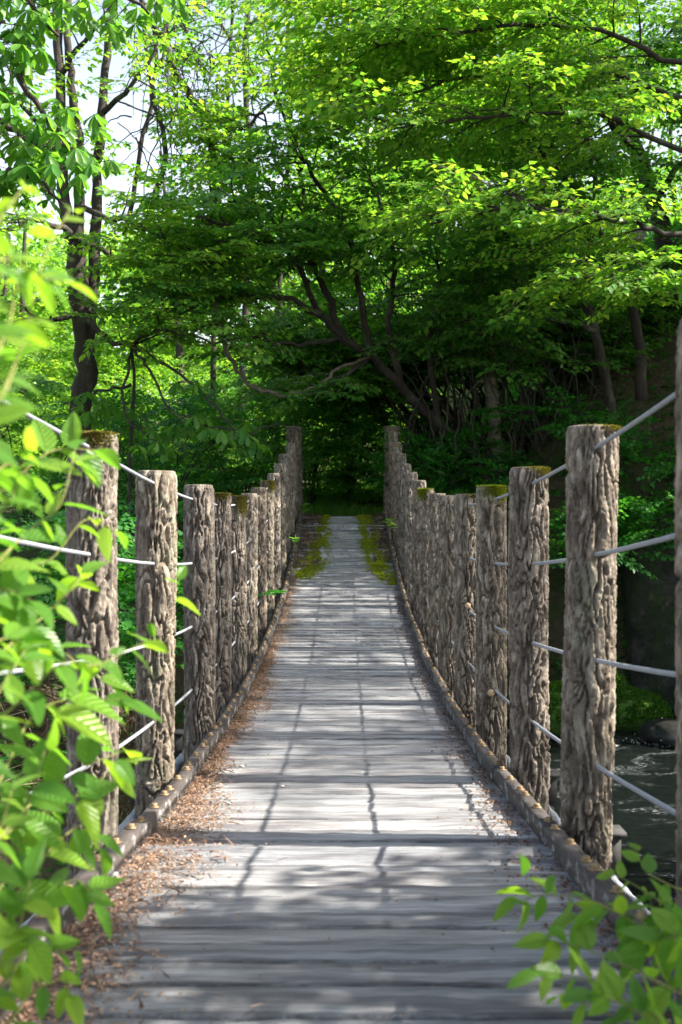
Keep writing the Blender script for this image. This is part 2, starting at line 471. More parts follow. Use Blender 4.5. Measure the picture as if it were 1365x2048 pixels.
def make_palmate(rs, length=.55):
    """twig ending in wheels of long drooping leaflets"""
    Ps, D, Nn, S, seg = [], [], [], [], []
    ends = [np.array([length, 0, .02])]
    seg.append((np.zeros(3), ends[0], .007))
    for sd in (-1, 1):
        e = np.array([length*rs.uniform(.5, .8), sd*length*rs.uniform(.35, .6), rs.uniform(-.12, .12)])
        seg.append((np.array([length*.3, 0, 0]), e, .004)); ends.append(e)
    for e in ends:
        n = rs.randint(6, 8); a0 = rs.uniform(0, 6)
        for k in range(n):
            a = a0+k*2*math.pi/n+rs.normal(0, .12); el = rs.uniform(-1.05, -.4)
            d = np.array([math.cos(a)*math.cos(el), math.sin(a)*math.cos(el), math.sin(el)])
            Ps.append(e); D.append(d); Nn.append(np.array([d[0]*-.3, d[1]*-.3, 1.0])+rs.normal(0, .1, 3)); S.append(rs.uniform(.17, .27))
    return np.array(Ps), np.array(D), np.array(Nn), np.array(S), seg

rs0 = np.random.RandomState(5)
SPR = [make_spray(rs0) for _ in range(8)]
SPR_S = [make_spray(rs0, .62, .08, 8, 5) for _ in range(6)]
PALM = [make_palmate(rs0) for _ in range(6)]

def rotz(a): c, s = math.cos(a), math.sin(a); return np.array([[c, -s, 0], [s, c, 0], [0, 0, 1]])
def roty(a): c, s = math.cos(a), math.sin(a); return np.array([[c, 0, s], [0, 1, 0], [-s, 0, c]])
def rotx(a): c, s = math.cos(a), math.sin(a); return np.array([[1, 0, 0], [0, c, -s], [0, s, c]])

class Tree:
    def __init__(s, name, label, cat, seed, bark=None, leaf=None, T=(T4_V, T4_F), sprays=None, group=None, base=(0, 0, 0)):
        s.rs = np.random.RandomState(seed); s.g = Geo(); s.limbs = Geo(); s.tw = Geo(); s.sp = []; s.has_limb = False
        s.bark = bark or M_bark; s.leaf = leaf or M_leaf; s.T = T; s.sprays = sprays or SPR
        s.root = empty(name, base); tag(s.root, label, cat, group)
    def trunk(s, ctrl, r0, r1, sides=12):
        p = smooth_path(ctrl, 5); n = len(p)
        p = [q+Vector(tuple(s.rs.normal(0, r0*.12, 3))) for q in p]
        s.g.tube(p, [r0+(r1-r0)*(i/(n-1))**.8 for i in range(n)], sides, .22, s.rs)
        return p
    def limb(s, ctrl, r0, r1, sides=7, own=True):
        p = smooth_path(ctrl, 5); n = len(p)
        p = [q+Vector(tuple(s.rs.normal(0, .018, 3))) for q in p]
        g = Geo() if own else s.limbs
        g.tube(p, [r0+(r1-r0)*(i/(n-1)) for i in range(n)], sides, .15, s.rs)
        if own: link("bough", g.mesh("bough", s.bark if s.bark is not M_bark_pale else M_bark, True), s.root)
        else: s.has_limb = True
        return p
    def spray_at(s, p, yaw, pitch=0.0, roll=0.0, k=1.0):
        s.sp.append((s.rs.randint(len(s.sprays)), np.array(p), rotz(yaw) @ roty(-pitch) @ rotx(roll), k))
    def foliate(s, path, t0=.25, n=12, L=1.4, step=.16, up=.15, k=1.0, flat=.35, spread=math.pi):
        """second-order branches with sprays off a limb path"""
        rs = s.rs; m = len(path)
        for i in range(n):
            t = t0+(1-t0)*(i+rs.uniform(0, .9))/n
            f = t*(m-1); a = int(min(m-2, f)); p0 = path[a].lerp(path[a+1], f-a)
            tan = (path[a+1]-path[a]).normalized()
            ya = math.atan2(tan.y, tan.x)
            yaw = ya+(1 if i % 2 else -1)*rs.uniform(.35, 1.25)*spread/math.pi if abs(tan.z) < .8 else rs.uniform(-math.pi, math.pi)
            ln = L*rs.uniform(.6, 1.15)*(1.1-.5*t)
            el = rs.normal(up, .22)
            pts = []; q = Vector(p0); nn = max(3, int(ln/step))
            for j in range(nn+1):
                pts.append(q.copy())
                d = Vector((math.cos(yaw)*math.cos(el), math.sin(yaw)*math.cos(el), math.sin(el)))
                q += d*(ln/nn); yaw += rs.normal(0, .13); el -= rs.uniform(0, .12)
            s.limbs.tube(pts, [.013*(1-.75*j/nn)+.002 for j in range(nn+1)], 4, cap=False); s.has_limb = True
            for j in range(1, nn+1):
                sd = 1 if j % 2 else -1
                y2 = yaw+sd*rs.uniform(.5, 1.0) if j < nn else yaw
                s.spray_at(pts[j], y2, rs.normal(-.1, .18), rs.normal(0, flat*.6), k*rs.uniform(.7, 1.1))
    def build(s, singles=0, far=False, twigs=True):
        if s.g.n: link("trunk", s.g.mesh("trunk", s.bark, True), s.root)
        if s.sp:
            Ps, D, Nn, S, tv = [], [], [], [], []
            for v, p, M, k in s.sp:
                a, d, nn, ss, seg = s.sprays[v]
                Ps.append(a @ M.T*k+p); D.append(d @ M.T); Nn.append(nn @ M.T); S.append(ss*k**.5)
                if twigs:
                    for q0, q1, r in seg: tv.append((M @ q0*k+p, M @ q1*k+p, r))
            Ps, D, Nn, S = map(np.concatenate, (Ps, D, Nn, S))
            Nn = Nn+s.rs.normal(0, .12, Nn.shape)
            if singles:
                px = 682+Ps[:, 0]*F/np.maximum(Ps[:, 1], .1); py = 1024-Ps[:, 2]*F/np.maximum(Ps[:, 1], .1)
                inside = (px > 0) & (px < 1365) & (py > 0) & (py < 1400) & (Ps[:, 1] > .5)
                rank = np.where(inside, Ps[:, 1]/S, 1e9); idx = np.argsort(rank)[:singles]
                idx = idx[rank[idx] < 1e8]
                lm = np_mesh("leaf", s.T[0], s.T[1], 3, s.leaf)
                Dn = norm(D[idx]); B = norm(np.cross(Nn[idx], Dn)); Z = np.cross(Dn, B)
                off = Vector(s.root.location)
                for q in range(len(idx)):
                    c = float(S[idx[q]])
                    ob = bpy.data.objects.new("leaf", lm); ob.parent = s.root; COL.objects.link(ob)
                    pp = Ps[idx[q]]
                    ob.matrix_local = Matrix(((Dn[q, 0]*c, B[q, 0]*c, Z[q, 0]*c, pp[0]-off.x), (Dn[q, 1]*c, B[q, 1]*c, Z[q, 1]*c, pp[1]-off.y), (Dn[q, 2]*c, B[q, 2]*c, Z[q, 2]*c, pp[2]-off.z), (0, 0, 0, 1)))
                keep = np.ones(len(Ps), bool); keep[idx] = False
                Ps, D, Nn, S = Ps[keep], D[keep], Nn[keep], S[keep]
            o = link("crown", leaf_cloud("crown", Ps, D, Nn, S, s.leaf, s.T), s.root); tag(o, kind="stuff")
            if tv:
                A = np.array([t[0] for t in tv]); Bq = np.array([t[1] for t in tv]); r = np.array([t[2] for t in tv])[:, None]
                d = norm(Bq-A); u = norm(np.cross(d, np.array([0.1, .2, 1.0]))); w = np.cross(d, u)
                Vs = []
                for X, rr in ((A, r), (Bq, r*.5)):
                    for an in (0, 2.094, 4.189): Vs.append(X+u*math.cos(an)*rr+w*math.sin(an)*rr)
                Vs = np.stack(Vs, 1).reshape(-1, 3)
                tf = np.array([(0, 1, 4), (0, 4, 3), (1, 2, 5), (1, 5, 4), (2, 0, 3), (2, 3, 5)])
                Fa = (tf[None]+(np.arange(len(A))*6)[:, None, None]).reshape(-1, 3)
                o = link("twigs", np_mesh("twigs", Vs, Fa, 3, M_twig), s.root); tag(o, kind="stuff")
        if s.has_limb:
            o = link("branches", s.limbs.mesh("branches", s.bark if s.bark is not M_bark_pale else M_bark, True), s.root); tag(o, kind="stuff")
        return s.root
# ------------------------------------------------------------------ the footbridge
S0 = 0.985; D1 = 3.03
def k_of(y): return 1+(y-D1)/S0
def y_of(k): return D1+(k-1)*S0
def deck_z(y):
    k = k_of(y)
    a = -1.155+.0141*(k-4.2)**2
    if k > 12.6: a = min(a, -.085+.02*(1-math.exp(-(k-12.6))))
    if k < 0: a = max(-.906-.02*(-k), -1.155+.0141*17.64-.0*k)
    return a
def slope(y): return math.atan((deck_z(y+.05)-deck_z(y-.05))/.1)

rnd = random.Random(11)
bridge = empty("footbridge", (0, 9, -1.2))
tag(bridge, "narrow weathered timber footbridge deck sagging across the stream towards the forest", "footbridge")

def plank_mesh(seed):
    rs = np.random.RandomState(seed)
    nxp, nyp = 26, 5
    X = np.linspace(-.665, .665, nxp); Yp = np.array([-.5, -.46, 0, .46, .5])
    ed = rs.normal(0, .012, (2, nxp)); w = rs.normal(0, .0012, nxp)
    g = []
    for i, x in enumerate(X):
        for j, y in enumerate(Yp):
            z = -.004 if j in (0, 4) else w[i]+(0.0015 if j == 2 else 0)
            e = ed[0, i] if j < 2 else (ed[1, i] if j > 2 else 0)
            g.append((x, y+e, z))
    n = len(g); g += [(x, y*1.0, -.045) for (x, y, z) in g]
    Q = []
    for i in range(nxp-1):
        for j in range(nyp-1):
            a = i*nyp+j; Q.append((a, a+nyp, a+nyp+1, a+1)); Q.append((n+a, n+a+1, n+a+nyp+1, n+a+nyp))
    for i in range(nxp-1):
        a = i*nyp; Q.append((n+a, n+a+nyp, a+nyp, a)); a += nyp-1; Q.append((a, a+nyp, n+a+nyp, n+a))
    for j in range(nyp-1):
        Q.append((n+j+1, n+j, j, j+1)); a = (nxp-1)*nyp+j; Q.append((n+a, n+a+1, a+1, a))
    return np_mesh("plank", g, tri_q(Q), 3, M_plank)
PLK = [plank_mesh(s) for s in range(7)]
y = .55; DECK_END = y_of(14)+.35
i = 0
while y < DECK_END:
    w = rnd.choice([.10, .115, .13, .15, .17, .12])
    yc = y+w/2
    o = link("plank", PLK[rnd.randrange(7)], bridge)
    o.location = (rnd.uniform(-.008, .008), yc, deck_z(yc)+rnd.uniform(-.004, .004))
    o.rotation_euler = (slope(yc)+rnd.uniform(-.022, .022), rnd.uniform(-.002, .002), rnd.choice([0, math.pi])+rnd.uniform(-.004, .004))
    o.scale = (1, w-rnd.choice([.011, .014, .018, .024]), 1)
    y += w; i += 1

# joists, cross beams and main ropes under the deck
for xx in (-.5, 0, .5):
    g = Geo(); pts = [(xx, yy, deck_z(yy)-.11) for yy in np.linspace(1.0, 16.2, 40)]
    g.tube(pts, .05, 4); o = link("joist", g.mesh("joist", M_steel), bridge)
g = Geo(); g.box((-.9, -.05, -.06), (.9, .05, .06)); XB = g.mesh("cross_beam", M_steel)
g = Geo(); g.box((-.03, -.03, -.12), (.03, .03, .0)); g.box((-.045, -.045, 0), (.045, .045, .012)); HB = g.mesh("hanger_bracket", M_steel)
for k in range(0, 15):
    yy = y_of(k)+.28
    o = link("cross_beam", XB, bridge); o.location = (0, yy, deck_z(yy)-.22)
    for sd in (-1, 1):
        o = link("hanger_bracket", HB, bridge); o.location = (sd*.885, yy, deck_z(yy)-.03)
for sd in (-1, 1):
    ny = 1100; sides = 16
    Y = np.linspace(1.9, 9.5, ny); V = []
    for q, yy in enumerate(Y):
        th = np.arange(sides)*2*math.pi/sides
        r = .019+.007*np.abs(np.cos(3*th+yy*22))
        V.append(np.stack([sd*.845+r*np.cos(th), np.full(sides, yy), deck_z(yy)-.15+r*np.sin(th)], 1))
    V = np.concatenate(V)
    Q = [(q*sides+j, q*sides+(j+1) % sides, (q+1)*sides+(j+1) % sides, (q+1)*sides+j) for q in range(ny-1) for j in range(sides)]
    link("suspension_rope", np_mesh("suspension_rope", V, tri_q(Q), 3, M_rope, True), bridge)
    g = Geo(); pts = [(sd*.845, yy, deck_z(yy)-.15) for yy in np.linspace(9.5, 16, 14)]
    g.tube(pts, .024, 8); link("suspension_rope", g.mesh("suspension_rope", M_rope, True), bridge)

# kerbs: one beam per bay, with nuts on square washers
def kerb_mesh(seed):
    rs = np.random.RandomState(seed); n = 30; L = S0-.008
    prof = [(-.025, 0), (-.026, .03), (-.023, .056), (-.018, .06), (.019, .06), (.024, .056), (.025, 0)]
    V = []
    for i in range(n):
        yv = -L/2+L*i/(n-1)
        for (px_, pz) in prof:
            V.append((px_+rs.normal(0, .0011), yv, pz+rs.normal(0, .0008)))
    m = len(prof); Q = []
    for i in range(n-1):
        for j in range(m-1):
            a = i*m+j; Q.append((a, a+m, a+m+1, a+1))
    T = tri_q(Q).tolist()
    for b0 in (0, (n-1)*m):
        for j in range(1, m-1): T.append((b0, b0+j, b0+j+1) if b0 == 0 else (b0, b0+j+1, b0+j))
    return np_mesh("kerb_beam", V, T, 3, M_kerb)
KRB = [kerb_mesh(s) for s in range(5)]
g = Geo(); g.box((-.014, -.014, 0), (.014, .014, .003))
a6 = [(math.cos(q*math.pi/3)*.0105, math.sin(q*math.pi/3)*.0105) for q in range(6)]
V = [(x, y_, .003) for x, y_ in a6]+[(x, y_, .012) for x, y_ in a6]+[(x*.85, y_*.85, .0135) for x, y_ in a6]+[(0, 0, .0135)]
T = []
for q in range(6):
    q2 = (q+1) % 6
    for b0 in (0, 6): T += [(b0+q, b0+q2, b0+6+q2), (b0+q, b0+6+q2, b0+6+q)]
    T.append((18, 12+q, 12+q2))
g.add(V, T); BLT = g.mesh("bolt", M_bolt)
for sd in (-1, 1):
    for k in range(-2, 15):
        yc = y_of(k)+.5*S0-.02
        kb = link("kerb_beam", KRB[rnd.randrange(5)], bridge); kb.location = (sd*(.626+rnd.uniform(-.004, .006)), yc, deck_z(yc)+.002+rnd.uniform(0, .004))
        kb.rotation_euler = (slope(yc), 0, rnd.uniform(-.006, .006)); 
        if sd > 0: kb.rotation_euler.z += math.pi; kb.rotation_euler.x *= -1
        for dy in (-.44, -.245, -.045, .045, .245, .44):
            b = bpy.data.objects.new("bolt", BLT); COL.objects.link(b); b.parent = kb
            b.location = (rnd.uniform(-.003, .003), dy, .0605); b.rotation_euler = (0, 0, rnd.uniform(-.5, .5))

# ------------------------------------------------------------------ posts
def bark_h(x, y, z, seed):
    """relief of the cast bark, 0..1"""
    o_ = seed*7.3
    w1 = mnoise.noise(Vector((x*13+o_, y*13, z*6)))
    w2 = mnoise.noise(Vector((x*13, y*13+o_, z*6+9)))
    q = Vector((x*50+w1*1.5+o_, y*50+w2*1.5, z*8.5+w1*1.6))
    a = abs(mnoise.noise(q))
    q2 = Vector((x*110+w2*1.6, y*110+o_, z*24+w1*2))
    b = abs(mnoise.noise(q2))
    c = mnoise.noise(Vector((x*140, y*140, z*90+o_)))
    r = min(1, a*4.2)**.7                    # plateaus parted by grooves
    r2 = min(1, b*3.4)
    lo = mnoise.noise(Vector((x*5, y*5, z*1.4+o_)))
    r3 = 1-min(1, b*3.2)
    return .52*r+.22*r2*r+.26*r3*r+.10*c+.26*lo

def post_mesh(seed, rad, H, low, na, nz, depth=.038):
    th = np.arange(na)*2*math.pi/na
    z = np.linspace(-low, H, nz); V = np.zeros((nz+3, na, 3))
    for i, zz in enumerate(z):
        for j, t in enumerate(th):
            cx, sy = math.cos(t), math.sin(t)
            h = bark_h(cx*rad*1.2, sy*rad*1.2, zz, seed)
            rr = rad*(1+.03*math.sin(zz*3+seed))+depth*(h-.66)*min(1, max(.3, (H-zz)/.03))
            if H-zz < .012: rr -= .003
            V[i, j] = (cx*rr, sy*rr, zz)
    for q, (f, dz) in enumerate(((.9, .003), (.5, .004), (.05, .004))):
        V[nz+q, :, 0] = V[nz-1, :, 0]*f; V[nz+q, :, 1] = V[nz-1, :, 1]*f; V[nz+q, :, 2] = H+dz
    n2 = nz+3
    i, j = np.meshgrid(np.arange(n2-1), np.arange(na), indexing='ij'); j2 = (j+1) % na
    Q = np.stack([i*na+j, i*na+j2, (i+1)*na+j2, (i+1)*na+j], -1).reshape(-1, 4)
    return np_mesh("post", V.reshape(-1, 3), tri_q(Q), 3, M_post, True)

POST_HI = [post_mesh(s, .0745, 1.26, .32, 112, 380) for s in range(5)]
POST_MD = [post_mesh(s+10, .067, 1.26, .32, 56, 170) for s in range(3)]
POST_END = [post_mesh(s+20, .128, 1.42, .2, 48, 130) for s in range(2)]
POST_NEAR = post_mesh(30, .10, 1.30, .4, 70, 200)

def moss_cap(parent, rs, mat, R_=.08, H=1.26, side=-1.57, big=1.0):
    n = int(2600*big); a = side+rs.normal(0, .7, n); rr = R_*np.sqrt(rs.uniform(0, 1, n))
    Ps = np.stack([rr*np.cos(a), rr*np.sin(a), np.full(n, H-.002)], 1)
    m = int(2600*big); a2 = side+rs.normal(0, .36, m); dz = np.abs(rs.normal(0, .04*big, m))
    P2 = np.stack([(R_+.002)*np.cos(a2), (R_+.002)*np.sin(a2), H-dz], 1)
    D = np.concatenate([rs.normal(0, .6, (n, 3))+[0, 0, 1.0], np.stack([np.cos(a2), np.sin(a2), rs.normal(-.5, .5, m)], 1)])
    Pp = np.concatenate([Ps, P2]); Nn = rs.normal(0, 1, Pp.shape)
    o = link("moss_cap", leaf_cloud("moss_cap", Pp, D, Nn, rs.uniform(.004, .010, len(Pp)), mat, (T2_V, T2_F)), None)
    o.parent = parent; tag(o, kind="stuff")

def knot(parent, ang, h, r=.019):
    g = Geo(); d = Vector((math.cos(ang), math.sin(ang), 0)); c = Vector((0, 0, h))
    g.tube([c+d*.06, c+d*.088, c+d*.094], [r*1.1, r, r*.75], 14)
    o = bpy.data.objects.new("cut_knot", g.mesh("cut_knot", M_knot, False)); COL.objects.link(o); o.parent = parent

rails = {}
for sd, nm in ((-1, "left"), (1, "right")):
    r_ = empty("railing", (sd*.75, 9, -1.1))
    tag(r_, "rough bark posts strung with steel cables, " + ("partly hidden by the leafy shrub" if sd < 0 else "two with tan cut knots, beside the stream"), "railing", "railings of the footbridge")
    rails[sd] = r_
MOSS = {(-1, 5): (M_moss_dry, 1.3, -.6), (-1, 8): (M_moss_dry, 1.0, -.7), (-1, 4): (M_moss_dry, .35, -1.2), (1, 3): (M_moss_tuft, .7, -1.3), (1, 7): (M_moss_tuft, .9, -2.2),
        (1, 2): (M_moss_dry, .3, -.7), (-1, 1): (M_moss_dry, .45, -1.4), (1, 1): (M_moss_dry, .12, -.6), (1, 4): (M_moss_dry, .25, -1.0)}
LEAN = {(-1, 3): (.028, .02), (1, 1): (-.012, -.012), (1, 3): (-.01, 0), (-1, 1): (-.012, 0), (-1, 2): (-.008, 0)}
posts = {}
for sd in (-1, 1):
    for k in range(0, 15):
        if k == 0: me = POST_NEAR; xx = .785 if sd > 0 else .84
        elif k == 14: me = POST_END[0 if sd < 0 else 1]; xx = .775
        elif k <= 5: me = POST_HI[(k*2+(0 if sd < 0 else 1)) % 5]; xx = .75
        else: me = POST_MD[(k+sd) % 3]; xx = .75
        yy = y_of(k)
        o = link("post", me, rails[sd])
        dx, ln = LEAN.get((sd, k), (rnd.uniform(-.006, .006), rnd.uniform(-.006, .006)))
        o.location = (sd*xx+dx, yy, deck_z(yy)+rnd.uniform(-.012, .010))
        o.rotation_euler = (rnd.uniform(-.012, .012), math.atan(ln/1.2), rnd.uniform(0, 6.28))
        posts[sd, k] = o
        rzt = o.rotation_euler.z
        if (sd, k) in MOSS:
            m_, b_g, s_ = MOSS[sd, k]; moss_cap(o, np.random.RandomState(k+40), m_, .078, 1.26, s_-rzt, b_g)
for (sd, k, h) in ((1, 4, .60), (1, 3, .235), (-1, 11, .35)):
    o = posts[sd, k]; knot(o, -math.pi/2-.12*sd-o.rotation_euler.z, h, .017 if k < 9 else .024)
for sd in (-1, 1):
    for h in (1.196, .877, .563, .25):
        g = Geo(); pts = []
        for k in range(-1, 15):
            y0 = y_of(k)
            for u in (0, .33, .66):
                if k == 14 and u: continue
                yv = y0+u*S0; base = deck_z(y0)*(1-u)+deck_z(y0+S0)*u
                if k < 0: base = deck_z(y_of(0))+.03*(1-u)
                pts.append((sd*(.752 if k > 0 else .752+.06*(1-u if k == 0 else 1)*(sd < 0)), yv, base+h-.004*math.sin(u*math.pi)))
        g.tube(pts, .0066, 10)
        link("steel_cable", g.mesh("steel_cable", M_rope, True), rails[sd])

# ------------------------------------------------------------------ litter, moss and pebbles on the deck
def on_deck(n, fx, y0, y1, rs, power=1.0):
    y = y0+(y1-y0)*rs.uniform(0, 1, n)**power
    x = fx(y, rs.uniform(0, 1, n), rs)
    z = np.array([deck_z(v) for v in y])
    return np.stack([x, y, z], 1)
rs = np.random.RandomState(77)
def width_l(y): return .075+.085*np.clip(np.sin(y*2.2+.6)*.5+.5, 0, 1)+.10*np.exp(-((y-2.9)/.7)**2)+.10*np.exp(-((y-1.9)/.5)**2)+.03*np.sin(y*7.7)
def fx_left(y, u, rs): return -.60+np.abs(rs.normal(0, 1, len(y)))*width_l(y)*.48
def fx_right(y, u, rs): return .60-np.abs(rs.normal(0, 1, len(y)))*(.035+.03*np.clip(np.sin(y*3), 0, 1)+.06*np.exp(-((y-3.2)/.6)**2))
def litter(name, fx, n, y0, y1, mat, smin, smax, label, seed, T=(T2_V, T2_F), pw=1.0, hz=.012):
    rs = np.random.RandomState(seed)
    Ps = on_deck(n, fx, y0, y1, rs, pw); Ps[:, 2] += .003+np.abs(rs.normal(0, hz, n))
    m_ = np.abs(Ps[:, 0]) < .598; m_ &= np.array([mnoise.noise(Vector((p[0]*9, p[1]*5, seed))) > -.22-.5*rs.rand() for p in Ps]); Ps = Ps[m_]; n = len(Ps)
    a = rs.uniform(0, 6.28, n); D = np.stack([np.cos(a), np.sin(a), rs.normal(0, .25, n)], 1)
    Nn = np.stack([rs.normal(0, .45, n), rs.normal(0, .45, n), np.ones(n)], 1)
    o = link(name, leaf_cloud(name, Ps, D, Nn, rs.uniform(smin, smax, n), mat, T)); tag(o, label, "leaf litter", kind="stuff")
litter("leaf_litter", fx_left, 30000, .8, 11.5, M_litter, .004, .013, "drift of orange brown leaf litter along the left kerb of the deck", 1, hz=.009)
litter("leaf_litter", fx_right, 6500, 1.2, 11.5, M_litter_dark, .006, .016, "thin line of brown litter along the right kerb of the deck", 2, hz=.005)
litter("needle_litter", fx_left, 4200, .8, 8, M_litter_dark, .025, .07, "grey brown needles and twigs caught in the left litter drift", 3, (TB_V, TB_F), hz=.012)
def fx_any(y, u, rs): return -.58+1.16*u
litter("deck_crumbs", fx_any, 500, 1.5, 9, M_litter_dark, .004, .012, "tiny crumbs of bark and dirt scattered over the planks", 4, hz=.001)
# deck end: dark litter mats and moss strips
def fx_endl(y, u, rs): return -.60+.30*u
def fx_endr(y, u, rs): return .60-.22*u
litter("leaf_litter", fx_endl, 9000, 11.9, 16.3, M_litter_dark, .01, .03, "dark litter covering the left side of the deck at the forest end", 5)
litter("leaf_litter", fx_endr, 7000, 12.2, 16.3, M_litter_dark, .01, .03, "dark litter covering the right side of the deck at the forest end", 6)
def moss_strip(label, n, f, y0, y1, seed):
    rs = np.random.RandomState(seed); Ps = on_deck(n, f, y0, y1, rs); Ps[:, 2] += .008
    k = np.array([mnoise.noise(Vector((p[0]*9, p[1]*2.6, seed)))+.5*mnoise.noise(Vector((p[0]*25, p[1]*9, seed))) for p in Ps]) > -.16
    Ps = Ps[k]; n = len(Ps)
    D = rs.normal(0, .6, (n, 3))+[0, 0, .9]; Nn = rs.normal(0, 1, (n, 3))
    o = link("moss_strip", leaf_cloud("moss_strip", Ps, D, Nn, rs.uniform(.012, .028, n), M_moss_tuft, (T2_V, T2_F))); tag(o, label, "moss", kind="stuff")
def fml(y, u, rs): 
    c = np.interp(y, [11.2, 11.9, 13, 14.5, 16], [-.5, -.40, -.33, -.27, -.27]); w = np.interp(y, [11.2, 11.9, 13, 14.5, 16], [.06, .16, .11, .06, .05]); return c+w*rs.normal(0, .6, len(y))
def fmr(y, u, rs):
    c = np.interp(y, [11.0, 11.8, 13, 14.5, 16], [.54, .44, .38, .33, .31]); w = np.interp(y, [11.0, 11.8, 13, 14.5, 16], [.05, .12, .14, .11, .07]); return c+w*rs.normal(0, .5, len(y))
moss_strip("yellow green moss strip left of the bare walkway near the far end", 13000, fml, 11.3, 16.2, 8)
moss_strip("wider yellow green moss strip right of the bare walkway near the far end", 18000, fmr, 11.0, 16.2, 9)

def blob(seed, r, mat, name, sx=1, sy=1, sz=1, n=22, amp=.22, fr=1.5):
    V = []
    for i in range(n+1):
        ph = math.pi*i/n
        for j in range(2*n):
            t = math.pi*j/n; d = Vector((math.sin(ph)*math.cos(t), math.sin(ph)*math.sin(t), math.cos(ph)))
            f = 1+amp*mnoise.fractal(d*fr+Vector((seed*3.3, 0, 0)), 1, 2, 4)
            V.append((d.x*r*sx*f, d.y*r*sy*f, d.z*r*sz*f))
    Q = [(i*2*n+j, (i+1)*2*n+j, (i+1)*2*n+(j+1) % (2*n), i*2*n+(j+1) % (2*n)) for i in range(n) for j in range(2*n)]
    return np_mesh(name, V, tri_q(Q), 3, mat, True)
peb_spots = [(P(565, 1549, 3.9), .009, "small white pebble on a plank beside the cable shadow"), (P(484, 1500, 4.3), .010, "pale pebble at the inner edge of the left litter"),
             (P(458, 1584, 3.6), .009, "whitish pebble half in the orange litter"), (P(228, 1760, 2.65), .014, "round grey pebble against the left kerb"),
             (P(888, 1704, 2.9), .007, "dark crumb sized pebble at the right of the dark plank gap")]
pm = blob(3, 1, M_pebble, "pebble", 1, .8, .6, 8)
for p, r, lb in peb_spots:
    o = link("pebble", pm); yy = p.y; o.location = (p.x, yy, deck_z(yy)+r*.5); o.scale = (r, r, r); tag(o, lb, "pebble", "pebbles on the deck")
# ------------------------------------------------------------------ stream bank: rocks, concrete block, foam
def place(name, me, loc, label, cat, rot=0, group=None, scale=None):
    o = link(name, me); o.location = loc; o.rotation_euler = (0, 0, rot); tag(o, label, cat, group)
    if scale: o.scale = scale
    return o
for i, (px, py, Y, r, sx, sz, lb) in enumerate([
    (1262, 1425, 14.0, .42, 1.25, .75, "rounded moss covered boulder just above the waterline beside the concrete wall"),
    (1115, 1420, 13.6, .42, 1.2, .9, "bright mossy boulder seen between the first and second right posts"),
    (1195, 1390, 14.8, .5, 1.3, .8, "dark mossy boulder at the foot of the concrete wall"),
    (1345, 1468, 12.6, .35, 1.3, .55, "wet black rock splitting the white water"),
    (1180, 1495, 12.8, .30, 1.5, .5, "low dark rock standing out of the rippled water")]):
    p = P(px, py, Y)
    place("boulder", blob(i+1, r, M_rockmoss if i < 3 else M_wetrock, "boulder", sx, 1, sz, 30, .10, 1.1), p, lb, "boulder", i*.7, "rocks at the water's edge")
for i, (px, py, Y, r, sx, sz) in enumerate([(1262, 1425, 14.0, .42, 1.25, .75), (1115, 1420, 13.6, .42, 1.2, .9), (1195, 1390, 14.8, .5, 1.3, .8)]):
    rs = np.random.RandomState(i); d = norm(rs.normal(0, 1, (9000, 3))); d = d[d[:, 2] > -.2]; bm_o = [o for o in bpy.data.objects if o.name.startswith("boulder")][i]
    ca, sa = math.cos(i*.7), math.sin(i*.7); f = np.array([1+.10*mnoise.fractal(Vector(v)*1.1+Vector(((i+1)*3.3, 0, 0)), 1, 2, 4) for v in d])[:, None]
    k = np.array([mnoise.noise(Vector(v)*3.0) for v in d]) > -.25; d, f = d[k], f[k]
    Ps = d*f*[r*sx, r, r*sz]
    o = link("moss", leaf_cloud("moss", Ps, d+rs.normal(0, .5, d.shape), rs.normal(0, 1, d.shape), rs.uniform(.02, .05, len(d)), M_rock_tuft, (T2_V, T2_F))); o.parent = bm_o; tag(o, kind="stuff")
# concrete wall with mossy crown
g = []
nxx, nzz = 26, 34
def wall_pt(u, v, back):
    x = 4.42+u*3.2; z = -3.4+v*3.42+v*v*(.10*math.sin(u*9)-.8*max(0, .2-u))
    y = (15.0 if not back else 16.4)+.09*mnoise.fractal(Vector((x*2.6, z*2.6, back*5)), 1, 2, 6)+(.06 if v < .62 and u > .05 else 0)*-1+.25*(1-u)
    return (x, y, z)
for back in (0, 1):
    for i in range(nxx):
        for j in range(nzz): g.append(wall_pt(i/(nxx-1), j/(nzz-1), back))
m = nxx*nzz; Q = []
for i in range(nxx-1):
    for j in range(nzz-1):
        a = i*nzz+j; Q.append((a, a+nzz, a+nzz+1, a+1)); Q.append((m+a, m+a+1, m+a+nzz+1, m+a+nzz))
for i in range(nxx-1):
    a = i*nzz+nzz-1; Q.append((a, a+nzz, m+a+nzz, m+a))
for j in range(nzz-1): Q.append((j+1, m+j+1, m+j, j))
place("concrete_wall", np_mesh("concrete_wall", g, tri_q(Q), 3, M_conc, True), (0, 0, 0), "old stained concrete river wall with a mossy rim behind the nearest right post", "wall")
# splash of white water
rs = np.random.RandomState(4); n = 3600
a = rs.normal(0, 1, (n, 3)); Ps = np.array(P(1362, 1500, 12.6))+a*[.22, .16, .05]+[0, 0, .05]
Ps[:, 2] = WATER+.02+np.abs(a[:, 2])*.06
Ps[:, 2] += np.maximum(0, .18-np.abs(Ps[:, 0]-4.15)*.5)*rs.uniform(0, 1, n)
o = link("white_water", leaf_cloud("white_water", Ps, rs.normal(0, 1, (n, 3)), rs.normal(0, 1, (n, 3)), rs.uniform(.008, .026, n), M_foam, (T2_V, T2_F))); tag(o, "splash of white water round a rock on the right", "water", kind="stuff")

# ------------------------------------------------------------------ trees
def far_ok(): pass
